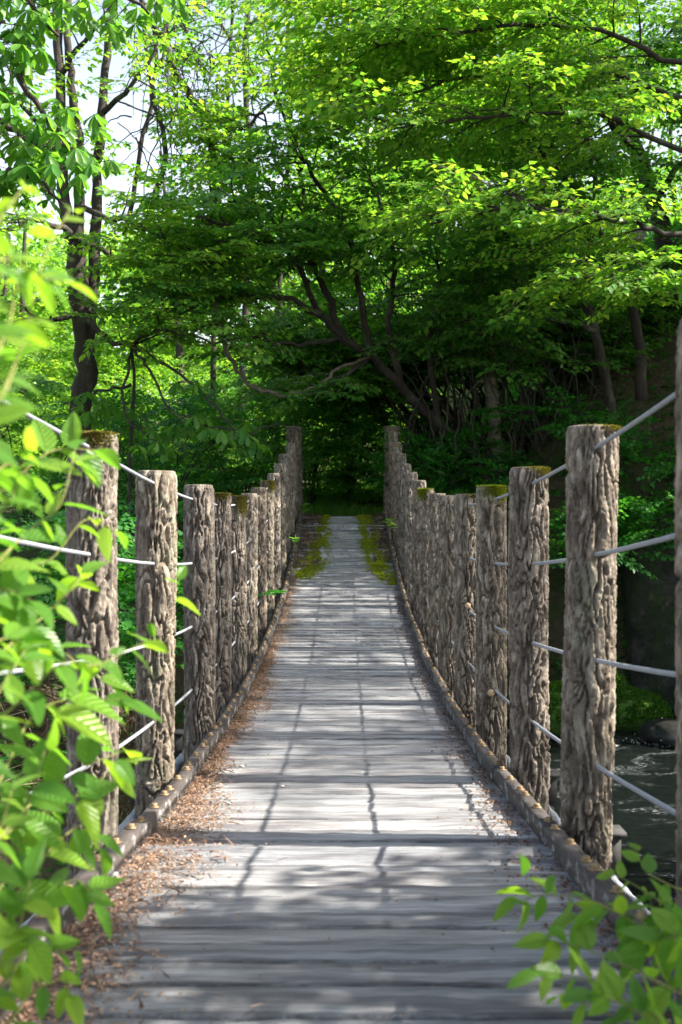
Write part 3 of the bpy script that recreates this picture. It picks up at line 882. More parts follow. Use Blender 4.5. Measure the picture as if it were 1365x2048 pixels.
# tall left tree, several stems
t = Tree("leafy_tree", "tall tree with several lichen spotted stems rising behind the first left post", "tree", 21, leaf=M_leaf_y, base=(-3.7, 14, -.4))
Y = 14
a = t.trunk([P(158, 1080, Y), P(160, 850, Y), P(172, 740, Y), P(160, 600, Y), P(150, 500, Y)], .16, .13)
b = t.trunk([P(150, 505, Y), P(132, 420, Y), P(122, 300, Y), P(120, 150, Y), P(112, 0, Y), P(105, -150, Y)], .10, .05)
c = t.trunk([P(152, 505, Y), P(160, 400, Y), P(158, 290, Y), P(146, 190, Y), P(135, 60, Y), P(150, -140, Y)], .085, .04)
d = t.trunk([P(175, 700, 14.1), P(188, 520, 14.2), P(192, 400, 14.3), P(203, 230, 14.3), P(215, 110, 14.4), P(225, -60, 14.5)], .10, .045)
for cp, n, L in (([P(150, 480, Y), P(240, 515, 13.6), P(330, 560, 13.2), P(420, 600, 12.8)], 12, 1.2), ([P(165, 420, Y), P(260, 445, 13.4), P(350, 490, 13), P(420, 530, 12.7)], 9, 1.0),
                 ([P(160, 480, Y), P(80, 440, 13.4), P(0, 470, 13), P(-80, 480, 12.8)], 10, 1.2), ([P(165, 620, Y), P(90, 640, 13.5), P(20, 600, 13)], 5, .9), ([P(165, 640, Y), P(250, 690, 13.4), P(330, 660, 12.8), P(430, 690, 12.4)], 6, .9),
                 ([P(122, 300, Y), P(60, 230, 13.7), P(10, 120, 13.5)], 5, .9), ([P(205, 230, 14.3), P(280, 150, 14), P(350, 20, 14)], 4, .7), ([P(120, 150, 14), P(180, 60, 13.6), P(260, -30, 13.4)], 4, .8)):
    p = t.limb(cp, .045, .012); t.foliate(p, .25, n, L)
t.build(singles=150)

# palmate leaved tree, trunk out of frame on the left
t = Tree("palmate_leaved_tree", "tree with large drooping palmate leaves in wheels filling the upper left corner", "tree", 22, leaf=M_leaf_big, T=(TL_V, TL_F), sprays=PALM, base=(-4.6, 11, -2.0))
t.trunk([P(-170, 1350, 11), P(-160, 900, 11), P(-150, 500, 11), P(-150, 100, 11), P(-130, -200, 11)], .16, .09)
for cp, n in (([P(-150, 20, 11), P(0, 90, 10.8), P(60, 190, 10.6), P(105, 250, 10.5), P(170, 330, 10.4)], 7), ([P(-150, 300, 11), P(-20, 240, 10.6), P(60, 280, 10.4), P(130, 290, 10.3)], 7), ([P(-150, -60, 11), P(-20, -60, 10.8), P(60, 10, 10.6), P(120, 70, 10.6)], 6),
              ([P(-150, 420, 11), P(-40, 380, 10.6), P(40, 340, 10.3), P(120, 400, 10.2)], 7), ([P(-130, -150, 11), P(60, -120, 10.7), P(200, -40, 10.5), P(300, 20, 10.4)], 6), ([P(-150, 180, 11), P(-60, 130, 10.4), P(10, 40, 10.2)], 6)):
    p = t.limb(cp, .05, .015)
    for i in range(n*2):
        u = .2+.8*(i+t.rs.rand())/(n*2); f = u*(len(p)-1); q = int(min(f, len(p)-2)); pt = p[q].lerp(p[q+1], f-q)
        t.spray_at(pt, t.rs.uniform(-math.pi, math.pi), t.rs.normal(0, .35), t.rs.normal(0, .3), t.rs.uniform(.6, 1.0))
t.build(singles=300)

# hanging palmate branches behind the left posts
t = Tree("palmate_sapling", "dark drooping boughs with palmate leaves hanging over the fourth left post", "tree", 23, leaf=M_leaf_big, T=(TL_V, TL_F), sprays=PALM, base=(-2.7, 13.2, -.6))
t.trunk([P(255, 1120, 13.4), P(262, 900, 13.4), P(268, 760, 13.3), P(262, 690, 13.2)], .03, .02, 7)
for cp, us in (([P(262, 690, 13.2), P(300, 740, 12.6), P(340, 820, 12.4), P(400, 845, 12.3), P(470, 865, 12.2)], (.55, .7, .8, .9, 1)), ([P(262, 690, 13.2), P(350, 740, 12.8), P(420, 800, 12.5), P(480, 868, 12.4), P(545, 850, 12.6), P(600, 862, 12.8)], (.3, .5, .6)),
               ([P(262, 700, 13.2), P(250, 820, 12.6), P(300, 880, 12.4)], (.4, .7, 1)), ([P(265, 770, 13.2), P(180, 790, 12.7), P(120, 820, 12.5)], (.4, .7, 1))):
    p = t.limb(cp, .022, .008)
    for u in us:
        pt = p[int(u*(len(p)-1))]; t.spray_at(pt, t.rs.uniform(-2, 2), -.2, 0, .75)
t.build(singles=120)

# big leaning tree over the path
t = Tree("leaning_tree", "large dark tree leaning left over the far bridge end with tiered leaves", "tree", 31, base=(2.3, 16.4, .6))
p = t.trunk([P(985, 965, 16.6), P(940, 900, 16.4), P(880, 850, 16), P(800, 770, 15.4), P(745, 715, 15), P(690, 680, 14.6), P(640, 630, 14.3)], .095, .05)
for cp, r, n, L in (([P(640, 630, 14.3), P(580, 600, 13.8), P(500, 590, 13.4), P(420, 600, 13), P(340, 640, 12.7)], .06, 11, 1.2), ([P(690, 680, 14.6), P(640, 560, 14.4), P(600, 490, 14), P(540, 440, 13.6), P(460, 400, 13.2)], .06, 14, 1.2),
                    ([P(745, 715, 15), P(720, 600, 14.6), P(700, 480, 14.2), P(660, 400, 13.8), P(610, 330, 13.4), P(590, 280, 13.2)], .06, 15, 1.2), ([P(800, 770, 15.4), P(780, 640, 15), P(790, 520, 14.6), P(760, 400, 14.2), P(720, 320, 14)], .06, 15, 1.5),
                    ([P(640, 630, 14.3), P(590, 520, 13.6), P(530, 480, 13), P(450, 450, 12.6), P(390, 430, 12.4)], .045, 9, 1.1), ([P(690, 680, 14.6), P(600, 690, 14), P(520, 680, 13.6), P(440, 640, 13.2)], .035, 4, .9),
                    ([P(880, 850, 16), P(860, 700, 15.6), P(880, 560, 15.2), P(860, 470, 15)], .06, 13, 1.4), ([P(745, 715, 15), P(660, 770, 14.4), P(600, 800, 14)], .03, 6, .8)):
    q = t.limb(cp, r, .014); t.foliate(q, .3, n, L)
t.build(singles=0)

# dead hooked branch
t = Tree("dead_bough", "bare grey hooked bough sagging below the leaning tree above the left posts", "branch", 32, bark=M_bark_dead, base=(-.5, 13.6, 1.4))
t.limb([P(425, 625, 13), P(445, 680, 13.1), P(470, 730, 13.2), P(510, 775, 13.3), P(560, 787, 13.4), P(620, 780, 13.6), P(680, 735, 14), P(740, 712, 14.9)], .034, .022)
t.limb([P(436, 650, 13), P(425, 600, 13), P(400, 560, 12.9)], .04, .01)
t.build()

# straight pale trunk
t = Tree("pale_trunked_tree", "straight tree with pale banded bark standing right of the far gateposts", "tree", 33, bark=M_bark_pale, base=(2.65, 17, .45))
p = t.trunk([P(1003, 985, 17), P(993, 880, 17), P(982, 760, 17), P(973, 620, 17), P(958, 420, 17), P(948, 250, 17), P(935, 80, 17), P(925, -120, 17)], .13, .08, 14)
for cp in ([P(958, 420, 17), P(900, 330, 16.5), P(850, 240, 16)], [P(948, 260, 17), P(1020, 180, 16.4), P(1060, 60, 16)], [P(940, 130, 17), P(860, 60, 16.4), P(800, -30, 16)], [P(950, 320, 17), P(1010, 300, 16), P(1070, 270, 15.6)]):
    q = t.limb(cp, .045, .012); t.foliate(q, .2, 12, 1.3)
t.build()

# thicket of thin stems
t = Tree("bushy_thicket", "thicket of many thin dark stems fanning up between the leaning tree and the pale trunk", "thicket", 34, base=(2.0, 17.6, .5))
rsx = np.random.RandomState(9)
for i in range(60):
    bx = rsx.uniform(860, 1240); tx = bx+rsx.normal(-10, 110); ty = rsx.uniform(380, 640); Yb = rsx.uniform(16.8, 19)
    q = t.limb([P(bx, 940-rsx.uniform(0, 60), Yb), P(bx*.7+tx*.3+rsx.normal(0, 25), 800, Yb), P(bx*.35+tx*.65+rsx.normal(0, 25), 680, Yb-.3), P(tx, ty, Yb-.6)], rsx.uniform(.016, .045), .008, 5)
    t.foliate(q, .55, 5, .9)
t.build(twigs=True)

t = Tree("tangled_stems", "tangle of slim arching dark stems in the gloom in front of the right slope", "thicket", 38, base=(2.6, 15.8, .4))
for i in range(44):
    bx = rsx.uniform(800, 1230); dr = rsx.choice([-1, -1, 1])*rsx.uniform(40, 300); Yb = rsx.uniform(15.2, 16.8); top = rsx.uniform(470, 720); lift = rsx.uniform(0, 90)
    q = t.limb([P(bx, 930-max(0, bx-1000)*.5, Yb), P(bx+dr*.15+rsx.normal(0, 12), 830-lift*.5, Yb), P(bx+dr*.5+rsx.normal(0, 15), (840+top)/2-lift*.4, Yb-.1), P(bx+dr, top, Yb-.3)], rsx.uniform(.010, .026), .005, 5)
    if i % 3 == 0: t.foliate(q, .75, 2, .6)
t.build()

# fan of stems leaning left, from behind the far right gatepost
t = Tree("leaning_thicket", "low crossing dark stems arching left behind the right gatepost of the bridge", "thicket", 35, base=(1.9, 18.5, .4))
for i in range(30):
    x0 = rsx.uniform(850, 980); x1 = rsx.uniform(560, 820); y1 = rsx.uniform(520, 760); Yb = rsx.uniform(17.5, 20)
    q = t.limb([P(x0, 935, Yb), P(x0*.65+x1*.35, 800+rsx.normal(0, 25), Yb), P(x0*.3+x1*.7, (800+y1)/2, Yb-.3), P(x1, y1, Yb-.6)], rsx.uniform(.02, .05), .01, 5)
    t.foliate(q, .45, 8, 1.0)
t.build()

# right hand trees
t = Tree("mossy_leaning_tree", "thick mossy trunk leaning left high on the right slope near the edge of the view", "tree", 36, base=(6.4, 18, 3.4))
p = t.trunk([P(1395, 760, 18.2), P(1340, 520, 18), P(1308, 400, 18), P(1275, 310, 17.8), P(1243, 230, 17.7), P(1222, 120, 17.5), P(1212, -60, 17.3)], .17, .10, 14)
for cp, n in (([P(1275, 310, 17.8), P(1180, 200, 16.8), P(1100, 150, 16), P(1040, 60, 15.6)], 16), ([P(1243, 230, 17.7), P(1300, 120, 17), P(1360, 40, 16.6)], 12), ([P(1308, 400, 18), P(1380, 300, 17.4), P(1440, 220, 17)], 10), ([P(1225, 130, 17.5), P(1150, 30, 16.6), P(1100, -60, 16)], 12)):
    q = t.limb(cp, .07, .015); t.foliate(q, .2, n, 1.6)
t.build()
t = Tree("forked_tree", "dark forked tree with crooked limbs in front of the right slope", "tree", 37, base=(4.3, 15.4, .9))
p = t.trunk([P(1235, 930, 15.4), P(1215, 780, 15.3), P(1190, 660, 15.2), P(1160, 570, 15)], .09, .07)
p2 = t.trunk([P(1285, 800, 15.6), P(1278, 690, 15.5), P(1262, 590, 15.3), P(1230, 520, 15)], .10, .06)
for cp, n in (([P(1160, 570, 15), P(1110, 520, 14.6), P(1060, 490, 14.3), P(1010, 470, 14)], 12), ([P(1160, 570, 15), P(1180, 480, 14.8), P(1150, 380, 14.4), P(1080, 300, 14), P(1010, 190, 13.7), P(900, 80, 13.4)], 20), ([P(1265, 590, 15.3), P(1320, 540, 15), P(1365, 470, 14.8)], 10),
              ([P(1230, 520, 15), P(1195, 440, 14.6), P(1180, 300, 14.3), P(1125, 170, 14)], 14), ([P(1190, 660, 15.2), P(1110, 640, 14.8), P(1030, 650, 14.5)], 4)):
    q = t.limb(cp, .06, .014); t.foliate(q, .3, n, 1.4)
t.build()

# overhanging tree whose trunk stands outside the right of the frame
t = Tree("overhanging_tree", "broad tree reaching in from the right with bright sunlit leafy boughs across the top", "tree", 41, leaf=M_leaf_y, base=(7.0, 12.5, -1.0))
p = t.trunk([Vector((7.0, 12.5, -1.4)), Vector((6.6, 12.6, 1.5)), Vector((6.4, 12.6, 4)), Vector((6.2, 12.7, 7))], .24, .12, 14)
for cp, n, L in (([Vector((6.5, 12.6, 3.4)), P(1365, 470, 12), P(1250, 440, 11.7), P(1120, 420, 11.5), P(990, 420, 11.3), P(860, 450, 11.2)], 15, 1.1), ([Vector((6.4, 12.6, 4.0)), P(1365, 300, 12.3), P(1200, 230, 12.1), P(1050, 230, 11.9), P(900, 240, 11.7), P(780, 260, 11.6)], 18, 1.2),
                 ([Vector((6.3, 12.6, 5.0)), P(1365, 130, 12.6), P(1200, 60, 12.3), P(1040, 50, 12), P(880, 70, 11.8), P(740, 90, 11.7)], 26, 1.3), ([Vector((6.2, 12.6, 6)), P(1365, -20, 12.6), P(1180, -60, 12.2), P(980, -40, 12), P(800, 0, 11.9), P(650, 40, 11.8)], 24, 1.3),
                 ([Vector((6.5, 12.6, 3.0)), P(1400, 600, 12.2), P(1330, 560, 12), P(1240, 540, 11.8), P(1160, 560, 11.6)], 12, .9), ([Vector((6.4, 12.6, 4.4)), P(1365, 200, 13), P(1150, 130, 13), P(950, 150, 12.9), P(800, 190, 12.8), P(660, 180, 12.7)], 22, 1.3)):
    q = t.limb(cp, .042, .010); t.foliate(q, .25, n, L)
t.build(singles=300)

# left tips: yellow green sapling in the middle
t = Tree("spring_green_tree", "slender tree with yellow green sunlit shoots reaching up into the patch of sky", "tree", 42, leaf=M_leaf_y, base=(.1, 18, .1))
p = t.trunk([P(700, 985, 18.5), P(690, 800, 18), P(660, 600, 17.5), P(620, 450, 17), P(590, 300, 16.5)], .08, .04, 9)
for cp, n in (([P(640, 520, 17.2), P(570, 420, 16), P(510, 330, 15.2), P(480, 250, 15)], 9), ([P(620, 450, 17), P(560, 340, 15.6), P(535, 260, 15.2), P(520, 200, 15)], 9), ([P(600, 350, 16.7), P(610, 230, 16), P(580, 130, 15.6), P(570, 20, 15.4)], 8), ([P(600, 330, 16.6), P(680, 200, 16), P(720, 100, 15.6), P(690, 10, 15.4)], 14),
              ([P(660, 600, 17.5), P(560, 520, 16.2), P(470, 480, 15.6), P(400, 450, 15.2), P(350, 400, 15)], 11), ([P(590, 300, 16.5), P(545, 150, 16), P(530, 20, 15.8)], 4)):
    q = t.limb(cp, .035, .01); t.foliate(q, .3, n, 1.1, up=.35)
t.build()

# tangle of bare vines hanging in the sky gap
t = Tree("vine_tangle", "tangle of bare grey vines and twigs hanging across the bright sky on the left", "vines", 43, bark=M_bark, base=(-2.0, 15.5, 3.0))
p = t.limb([P(430, 560, 15.6), P(425, 290, 15.5), P(400, 220, 15.5), P(360, 160, 15.5), P(330, 90, 15.5), P(290, 20, 15.5), P(260, -60, 15.5)], .075, .035)
t.limb([P(300, 430, 15.8), P(330, 310, 15.6), P(305, 180, 15.6), P(290, 60, 15.6), P(285, -40, 15.6)], .05, .02)
t.limb([P(250, 470, 16), P(280, 300, 15.9), P(310, 150, 15.8), P(310, 20, 15.8)], .04, .03)
for i in range(90):
    a = P(rsx.normal(335, 45), rsx.normal(110, 80), 15.5+rsx.normal(0, .4)); c = a+Vector(tuple(rsx.normal(0, .75, 3)))+Vector((.35, 0, -.45))
    m = (a+c)/2+Vector(tuple(rsx.normal(0, .22, 3)))
    t.limb([a, m, c], rsx.uniform(.006, .016), .004, 4, own=False)
for i in range(26):
    a = P(rsx.normal(430, 90), rsx.uniform(20, 240), 15.5); c = a+Vector((rsx.uniform(-.8, .8), rsx.normal(0, .3), rsx.uniform(-1.8, -.6)))
    t.limb([a, (a+c)/2+Vector(tuple(rsx.normal(0, .15, 3))), c], .012, .004, 4, own=False)
t.build()

# thin trees crossing the sky gap
for i, (x0, x1, lb) in enumerate(((425, 470, "very thin sapling with sparse leaves just right of the vine tangle"), (555, 600, "thin leafy sapling at the right edge of the sky patch"))):
    t = Tree("thin_sapling", lb, "sapling", 50+i, base=(-2.2+i*1.2, 19+i, .4))
    p = t.trunk([P(x0, 900, 19+i), P(x0+8, 500, 19+i), P(x1-15, 200, 19+i), P(x1, -60, 19+i)], .06, .025, 7)
    t.foliate(p, .5, 7, .8, spread=3)
    t.build()
t = Tree("background_tree", "leafy tree whose crown closes the top of the sky patch", "tree", 55, base=(-1.5, 21, .8))
p = t.trunk([P(480, 860, 21), P(500, 400, 21), P(490, 100, 20.6), P(520, -160, 20)], .09, .05, 8)
for cp in ([P(500, 330, 21), P(420, 250, 20), P(360, 190, 19.6)], [P(490, 120, 20.6), P(420, 20, 19.6), P(330, -30, 19)], [P(490, 60, 20.4), P(560, 0, 19.6), P(620, -40, 19)], [P(500, 250, 20.9), P(570, 180, 20), P(620, 140, 19.6)]):
    q = t.limb(cp, .04, .012); t.foliate(q, .2, 4, 1.0)
t.build()

# trees on the right bank outside the frame; they shade the far half of the bridge
for i, (bx, by, h, lb) in enumerate(((9.5, 16.0, 5.5, "broad leafy tree on the right slope beyond the concrete wall"), (8.8, 13.6, 10, "leafy tree on the right bank abreast of the bridge"), (9.4, 6.5, 10.5, "thin crowned tree on the right bank near the landing"), (14, 17, 4.5, "small tree on the shoulder of the right hillside"))):
    t = Tree("bank_tree", lb, "tree", 60+i, base=(bx, by, ground_z(bx, by)))
    z0 = ground_z(bx, by)-.3
    p = t.trunk([Vector((bx, by, z0)), Vector((bx-.3, by, z0+h*.4)), Vector((bx-.2, by+.2, z0+h*.75)), Vector((bx-.4, by, z0+h))], .2, .06)
    for j in range(9):
        az = j*2.4; hh = z0+h*(.42+(.065 if by != 6.5 else .075)*j); L = 3.0-.15*j
        a = Vector((bx-.25, by, hh)); c = a+Vector((math.cos(az)*L, math.sin(az)*L, .8))
        q = t.limb([a, (a+c)/2+Vector((0, 0, .35)), c], .06, .015); t.foliate(q, .2, 15 if by != 6.5 else 8, 1.6, k=1.35 if by != 6.5 else 1.15)
    t.build(twigs=False)
# a low bush on the near right bank throws the foreground into shade
t = Tree("bank_bush", "leafy bush on the near right bank beside the bridge landing", "bush", 66, base=(4.0, 2.0, -2.2))
for j in range(26):
    az = rsx.uniform(0, 6.28); a = Vector((4.0+rsx.normal(0, .2), 2.0, -2.4)); L = rsx.uniform(.5, 1.1)
    c = Vector((4.0+math.cos(az)*L, 1.0+math.sin(az)*L*.75, rsx.uniform(1.3, 2.75)))
    q = t.limb([a, (a+c)/2+Vector((math.cos(az)*.4, math.sin(az)*.4, 0)), c], .03, .01); t.foliate(q, .45, 9, .7)
t.build(twigs=False)

# ------------------------------------------------------------------ bushes of the middle distance
def bush(name, label, px, py, Y, rx, rz, n, seed, leaf, group=None, k=1.0, cat="bush", ry=None, sprays=None):
    t = Tree(name, label, cat, seed, leaf=leaf, group=group, sprays=sprays or SPR_S, base=tuple(P(px, py, Y)))
    c = P(px, py, Y); rs = t.rs; ry = ry or rx
    for i in range(max(5, n//14)):
        az = rs.uniform(0, 6.28); e = c+Vector((math.cos(az)*rx*.7, math.sin(az)*ry*.7, rz*rs.uniform(.5, .95)))
        t.limb([c-Vector((0, 0, .2)), (c+e)/2+Vector((0, 0, .1)), e], .015, .006, 5, own=False)
    for i in range(n):
        az = rs.uniform(0, 6.28); r = math.sqrt(rs.uniform(.05, 1)); h = rs.uniform(0.05, 1)
        rr = r*math.sqrt(max(.08, 1-h*h))
        p = c+Vector((math.cos(az)*rx*rr, math.sin(az)*ry*rr, rz*h))
        t.spray_at(p, az+rs.normal(0, .7), rs.normal(.15, .3), rs.normal(0, .3), k*rs.uniform(.7, 1.1))
    return t.build(twigs=False)
B = [("low leafy bush behind the second and third left posts", 320, 1040, 15.5, 1.5, 1.9, 170, M_leaf_dark), ("leafy shrub above the mossy left posts", 480, 1010, 17.5, 1.7, 2.0, 170, M_leaf),
     ("tall light green shrub in the glade left of the gateposts", 560, 1000, 21, 2.0, 2.8, 190, M_leaf), ("shrub at the left foot of the multi stemmed tree", 60, 1030, 16, 2.0, 2.2, 170, M_leaf),
     ("sunny bush in the glade behind the hanging palmate boughs", 400, 940, 24, 2.4, 2.8, 200, M_leaf_y), ("bright bush at the back of the glade", 260, 900, 26, 2.6, 3.0, 200, M_leaf_y),
     ("dark spray of low branches closing the path between the gateposts", 690, 985, 19, 1.5, 2.2, 190, M_leaf_dark), ("dark shrub left of the path just past the gateposts", 620, 1000, 18, .9, 1.9, 130, M_leaf),
     ("dark shrub right of the path under the leaning tree", 800, 980, 18.5, 1.2, 1.6, 130, M_leaf_dark), ("feathery low shrub behind the right hand posts", 880, 985, 16.2, 1.1, .9, 80, M_leaf_dark),
     ("low plants on the dark slope behind the second right post", 1090, 900, 15.8, 1.3, .7, 60, M_leaf_dark), ("leafy plants above the concrete wall", 1290, 990, 15.8, 1.2, .8, 80, M_leaf_dark),
     ("shrub halfway up the dark right slope", 1250, 760, 18.5, 1.6, 1.1, 90, M_leaf_dark), ("shrub high on the right slope below the forked tree", 1120, 700, 21, 2.2, 2.0, 130, M_leaf_dark),
     ("yellow green bush at the left edge beyond the stream bank", -60, 950, 20, 2.4, 3.0, 180, M_leaf_y), ("undergrowth bush on the left bank below the first posts", 245, 1330, 9.0, .9, .9, 70, M_leaf_dark),
     ("leafy plants low between the first two left posts", 255, 1180, 11.5, .9, 1.0, 80, M_leaf_dark), ("shrub below the left posts at the edge of the frame", 60, 1250, 9.5, 1.2, 1.0, 80, M_leaf_dark),
     ("ferny plants hanging before the left end of the concrete wall", 1165, 1130, 14.4, .8, .8, 70, M_leaf_dark), ("leafy plants spilling over the mossy rim of the wall", 1330, 1060, 14.7, .7, .5, 60, M_leaf_dark), ("round bush at the back right behind the pale trunk", 1010, 800, 25, 2.6, 3.2, 170, M_leaf), ("bush behind the right slope near the frame edge", 1320, 600, 26, 2.8, 3.0, 170, M_leaf)]
for i, (lb, px, py, Y, rx, rz, n, lf) in enumerate(B):
    bush("bush", lb, px, py, Y, rx, rz, n, 100+i, lf, k=1.0 if Y < 20 else 1.5)

# ------------------------------------------------------------------ far wood: clumps over the hillside
rs = np.random.RandomState(12); Ps, Nn, S, D = [], [], [], []
for i in range(700):
    y = rs.uniform(25, 52); x = rs.uniform(-.42, .42)*y*1.15
    if x > 2 and y < 37: y = rs.uniform(37, 56)
    z0 = ground_z(x, y)
    top = 9+.12*(y-25)+max(0, x+2)*.5
    if x < 1: top = 6.4+.12*(y-25)+max(0, x+3)*.7
    z = z0+rs.uniform(0, 1)*top; r = rs.uniform(.6, 1.7); n = rs.randint(180, 340)
    d = norm(rs.normal(0, 1, (n, 3))); rad = r*rs.uniform(.5, 1, n)[:, None]
    q = np.array([x, y, z])+d*rad*[1.2, 1.2, .55]
    Ps.append(q); D.append(d*[1, 1, .3]+rs.normal(0, .5, (n, 3))); Nn.append(d*.5+[0, 0, .8]+rs.normal(0, .35, (n, 3))); S.append(rs.uniform(.13, .27, n))
Ps, D, Nn, S = map(np.concatenate, (Ps, D, Nn, S))
o = link("far_wood", leaf_cloud("far_wood", Ps, D, Nn, S, M_leaf_far, (T2_V, T2_F))); tag(o, "sunlit mass of forest foliage covering the hillside beyond", "forest", kind="stuff")
g = Geo(); 
for i in range(70):
    y = rs.uniform(24, 48); x = rs.uniform(-.4, .45)*y; z0 = ground_z(x, y); hh = rs.uniform(5, 12)
    if x < 0: hh *= .7
    g.tube(smooth_path([(x, y, z0-.3), (x+rs.normal(0, .3), y, z0+hh*.5), (x+rs.normal(0, .8), y, z0+hh)], 3), [.14*(1-.8*q/6) for q in range(7)], 6)
o = link("far_trunks", g.mesh("far_trunks", M_bark, True)); tag(o, "thin distant trunks standing in the hillside forest", "forest", kind="stuff")

# ------------------------------------------------------------------ undergrowth and grass
def scatter(name, label, cat, n, xr, yr, mat, smin, smax, T, seed, hmax=.25, up=.6, cond=None, clump=1.4, dz=0):
    rs = np.random.RandomState(seed); x = rs.uniform(*xr, n); y = rs.uniform(*yr, n)
    k = np.array([mnoise.noise(Vector((a*clump, b*clump, seed))) > -.05 and (cond is None or cond(a, b)) for a, b in zip(x, y)])
    x, y = x[k], y[k]; n = len(x)
    z = np.array([ground_z(a, b) for a, b in zip(x, y)])+hmax*rs.uniform(0, 1, n)**1.5+dz
    D = rs.normal(0, 1, (n, 3)); D[:, 2] = np.abs(D[:, 2])*up+ (up-.5); Nn = np.stack([rs.normal(0, .4, n), rs.normal(0, .4, n), np.ones(n)], 1)
    o = link(name, leaf_cloud(name, np.stack([x, y, z], 1), D, Nn, rs.uniform(smin, smax, n), mat, T)); tag(o, label, cat, kind="stuff")
offdeck = lambda a, b: (abs(a) > 1.0 or b > 17.1) and ground_z(a, b) > WATER+.05
scatter("undergrowth", "low leafy herbs carpeting the left bank and the glade", "undergrowth", 60000, (-9, -.9), (3.5, 30), M_leaf_dark, .04, .10, (T4_V, T4_F), 71, .45, .5, offdeck)
scatter("undergrowth", "sparse herbs and ferns dotted over the dark right slope", "undergrowth", 80000, (1.0, 9.5), (13.6, 25), M_leaf_dark, .06, .13, (T4_V, T4_F), 72, .45, .5, offdeck, 1.6)
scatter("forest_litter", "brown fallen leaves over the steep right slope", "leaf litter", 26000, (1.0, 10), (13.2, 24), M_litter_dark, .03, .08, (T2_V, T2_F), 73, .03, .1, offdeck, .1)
scatter("dry_twigs", "pale dead twigs tangled on the left bank under the railing", "twigs", 9000, (-4.5, -.95), (2.4, 12), M_litter_dark, .12, .5, (TB_V*np.array([1, .35, .35]), TB_F), 74, .7, .5, lambda a, b: True, .3)
scatter("grass", "short green grass where the bridge meets the forest path", "grass", 26000, (-1.7, 2.2), (16.25, 22), M_grass, .10, .24, (TB_V*np.array([1, .9, 1]), TB_F), 75, .02, 3.0, lambda a, b: not (abs(a) < .3 and b < 16.5), .5, .0)
scatter("near_litter", "dark fallen leaves on the near bank beside the landing", "leaf litter", 9000, (-3, 3), (.4, 2.9), M_litter_dark, .012, .04, (T2_V, T2_F), 76, .02, .1, lambda a, b: abs(a) > .66, .1)
# small seedlings rooted at the kerbs
def seedling(label, px, py, Y, n, s, seed):
    rs = np.random.RandomState(seed); c = P(px, py, Y); root = empty("seedling", c); tag(root, label, "plant")
    lm = np_mesh("leaf", T6_V, T6_F, 3, M_leaf_y)
    g = Geo(); g.tube([c-Vector((0, 0, s*1.6)), c, c+Vector((.01, 0, s))], .003, 5); link("stem", g.mesh("stem", M_stem_y), root)
    for i in range(n):
        a = i*2.4; ob = bpy.data.objects.new("leaf", lm); COL.objects.link(ob); ob.parent = root
        ob.location = (0, 0, s*(i/n-.3)); ob.rotation_euler = (rs.normal(0, .2), rs.uniform(-.5, .3), a); ob.scale = (s*rs.uniform(.8, 1.2),)*3
seedling("small bright seedling growing over the left kerb near the far end", 590, 1082, 10.6, 7, .065, 1)
seedling("leafy seedling growing between the far right posts and the kerb", 780, 1050, 11.8, 9, .10, 2)
seedling("tuft of fresh leaves at the foot of the far left gatepost", 608, 1018, 14.8, 9, .11, 3)

# ------------------------------------------------------------------ foreground shrubs
LEAFM = []
for sdd in range(4):
    rs = np.random.RandomState(sdd); nu, nv = 9, 7; V = []
    curl = rs.uniform(.12, .42); fold = rs.uniform(.05, .22); tw = rs.uniform(-.5, .5)
    for i in range(nu):
        u = i/(nu-1); w = .27*math.sin(math.pi*min(1, u**.82))**.8*(1-.35*u)+.002
        w *= 1.06
        for j in range(nv):
            v = (j/(nv-1)*2-1); y = v*w; z = -curl*u*u*.7+fold*abs(v)*w*2+.012*math.cos(v*3+u*26)*(1-u)+tw*v*w*u
            V.append((u, y, z))
    Q = [(i*nv+j, (i+1)*nv+j, (i+1)*nv+j+1, i*nv+j+1) for i in range(nu-1) for j in range(nv-1)]
    LEAFM.append(np_mesh("leaf", V, tri_q(Q), 3, M_leaf_fore, True))
def fore_leaf(root, p, d, s, rs, nrm=None):
    d = Vector(d).normalized(); up = nrm or Vector((rs.normal(.25, .45), rs.normal(-.25, .45), 1))
    b = up.cross(d).normalized(); z = d.cross(b)
    ob = bpy.data.objects.new("leaf", LEAFM[rs.randint(4)]); COL.objects.link(ob); ob.parent = root
    off = Vector(root.location); q = Vector(p)-off
    ob.matrix_local = Matrix(((d.x*s, b.x*s, z.x*s, q.x), (d.y*s, b.y*s, z.y*s, q.y), (d.z*s, b.z*s, z.z*s, q.z), (0, 0, 0, 1)))
def fore_stem(root, ctrl, r, n, s, rs, t0=.1, down=-.35, alt=True):
    p = smooth_path(ctrl, 6); g = Geo(); m = len(p)
    g.tube(p, [r*(1-.75*i/(m-1)) for i in range(m)], 7); link("stem", g.mesh("stem", M_stem_y, True), root)
    for i in range(n):
        t = t0+(1-t0)*(i+.3)/n; f = t*(m-1); a = int(min(f, m-2)); q = p[a].lerp(p[a+1], f-a); tan = (p[a+1]-p[a]).normalized()
        side = tan.cross(Vector((0, -1, .25))).normalized()*(1 if i % 2 else -1)
        d = tan*rs.uniform(.3, .9)+side*rs.uniform(.5, 1)+Vector((0, rs.normal(0, .35), down+rs.normal(0, .25)))
        fore_leaf(root, q, d, s*rs.uniform(.7, 1.2), rs)
    fore_leaf(root, p[-1], (p[-1]-p[-2])+Vector((0, 0, -.3*(p[-1]-p[-2]).length)), s, rs)
rs = np.random.RandomState(91)
sh = empty("leafy_shrub", (-.75, 1.35, -1.2)); tag(sh, "sunlit shrub with pointed bright green leaves filling the left foreground in front of the posts", "shrub")
Yf = 1.3
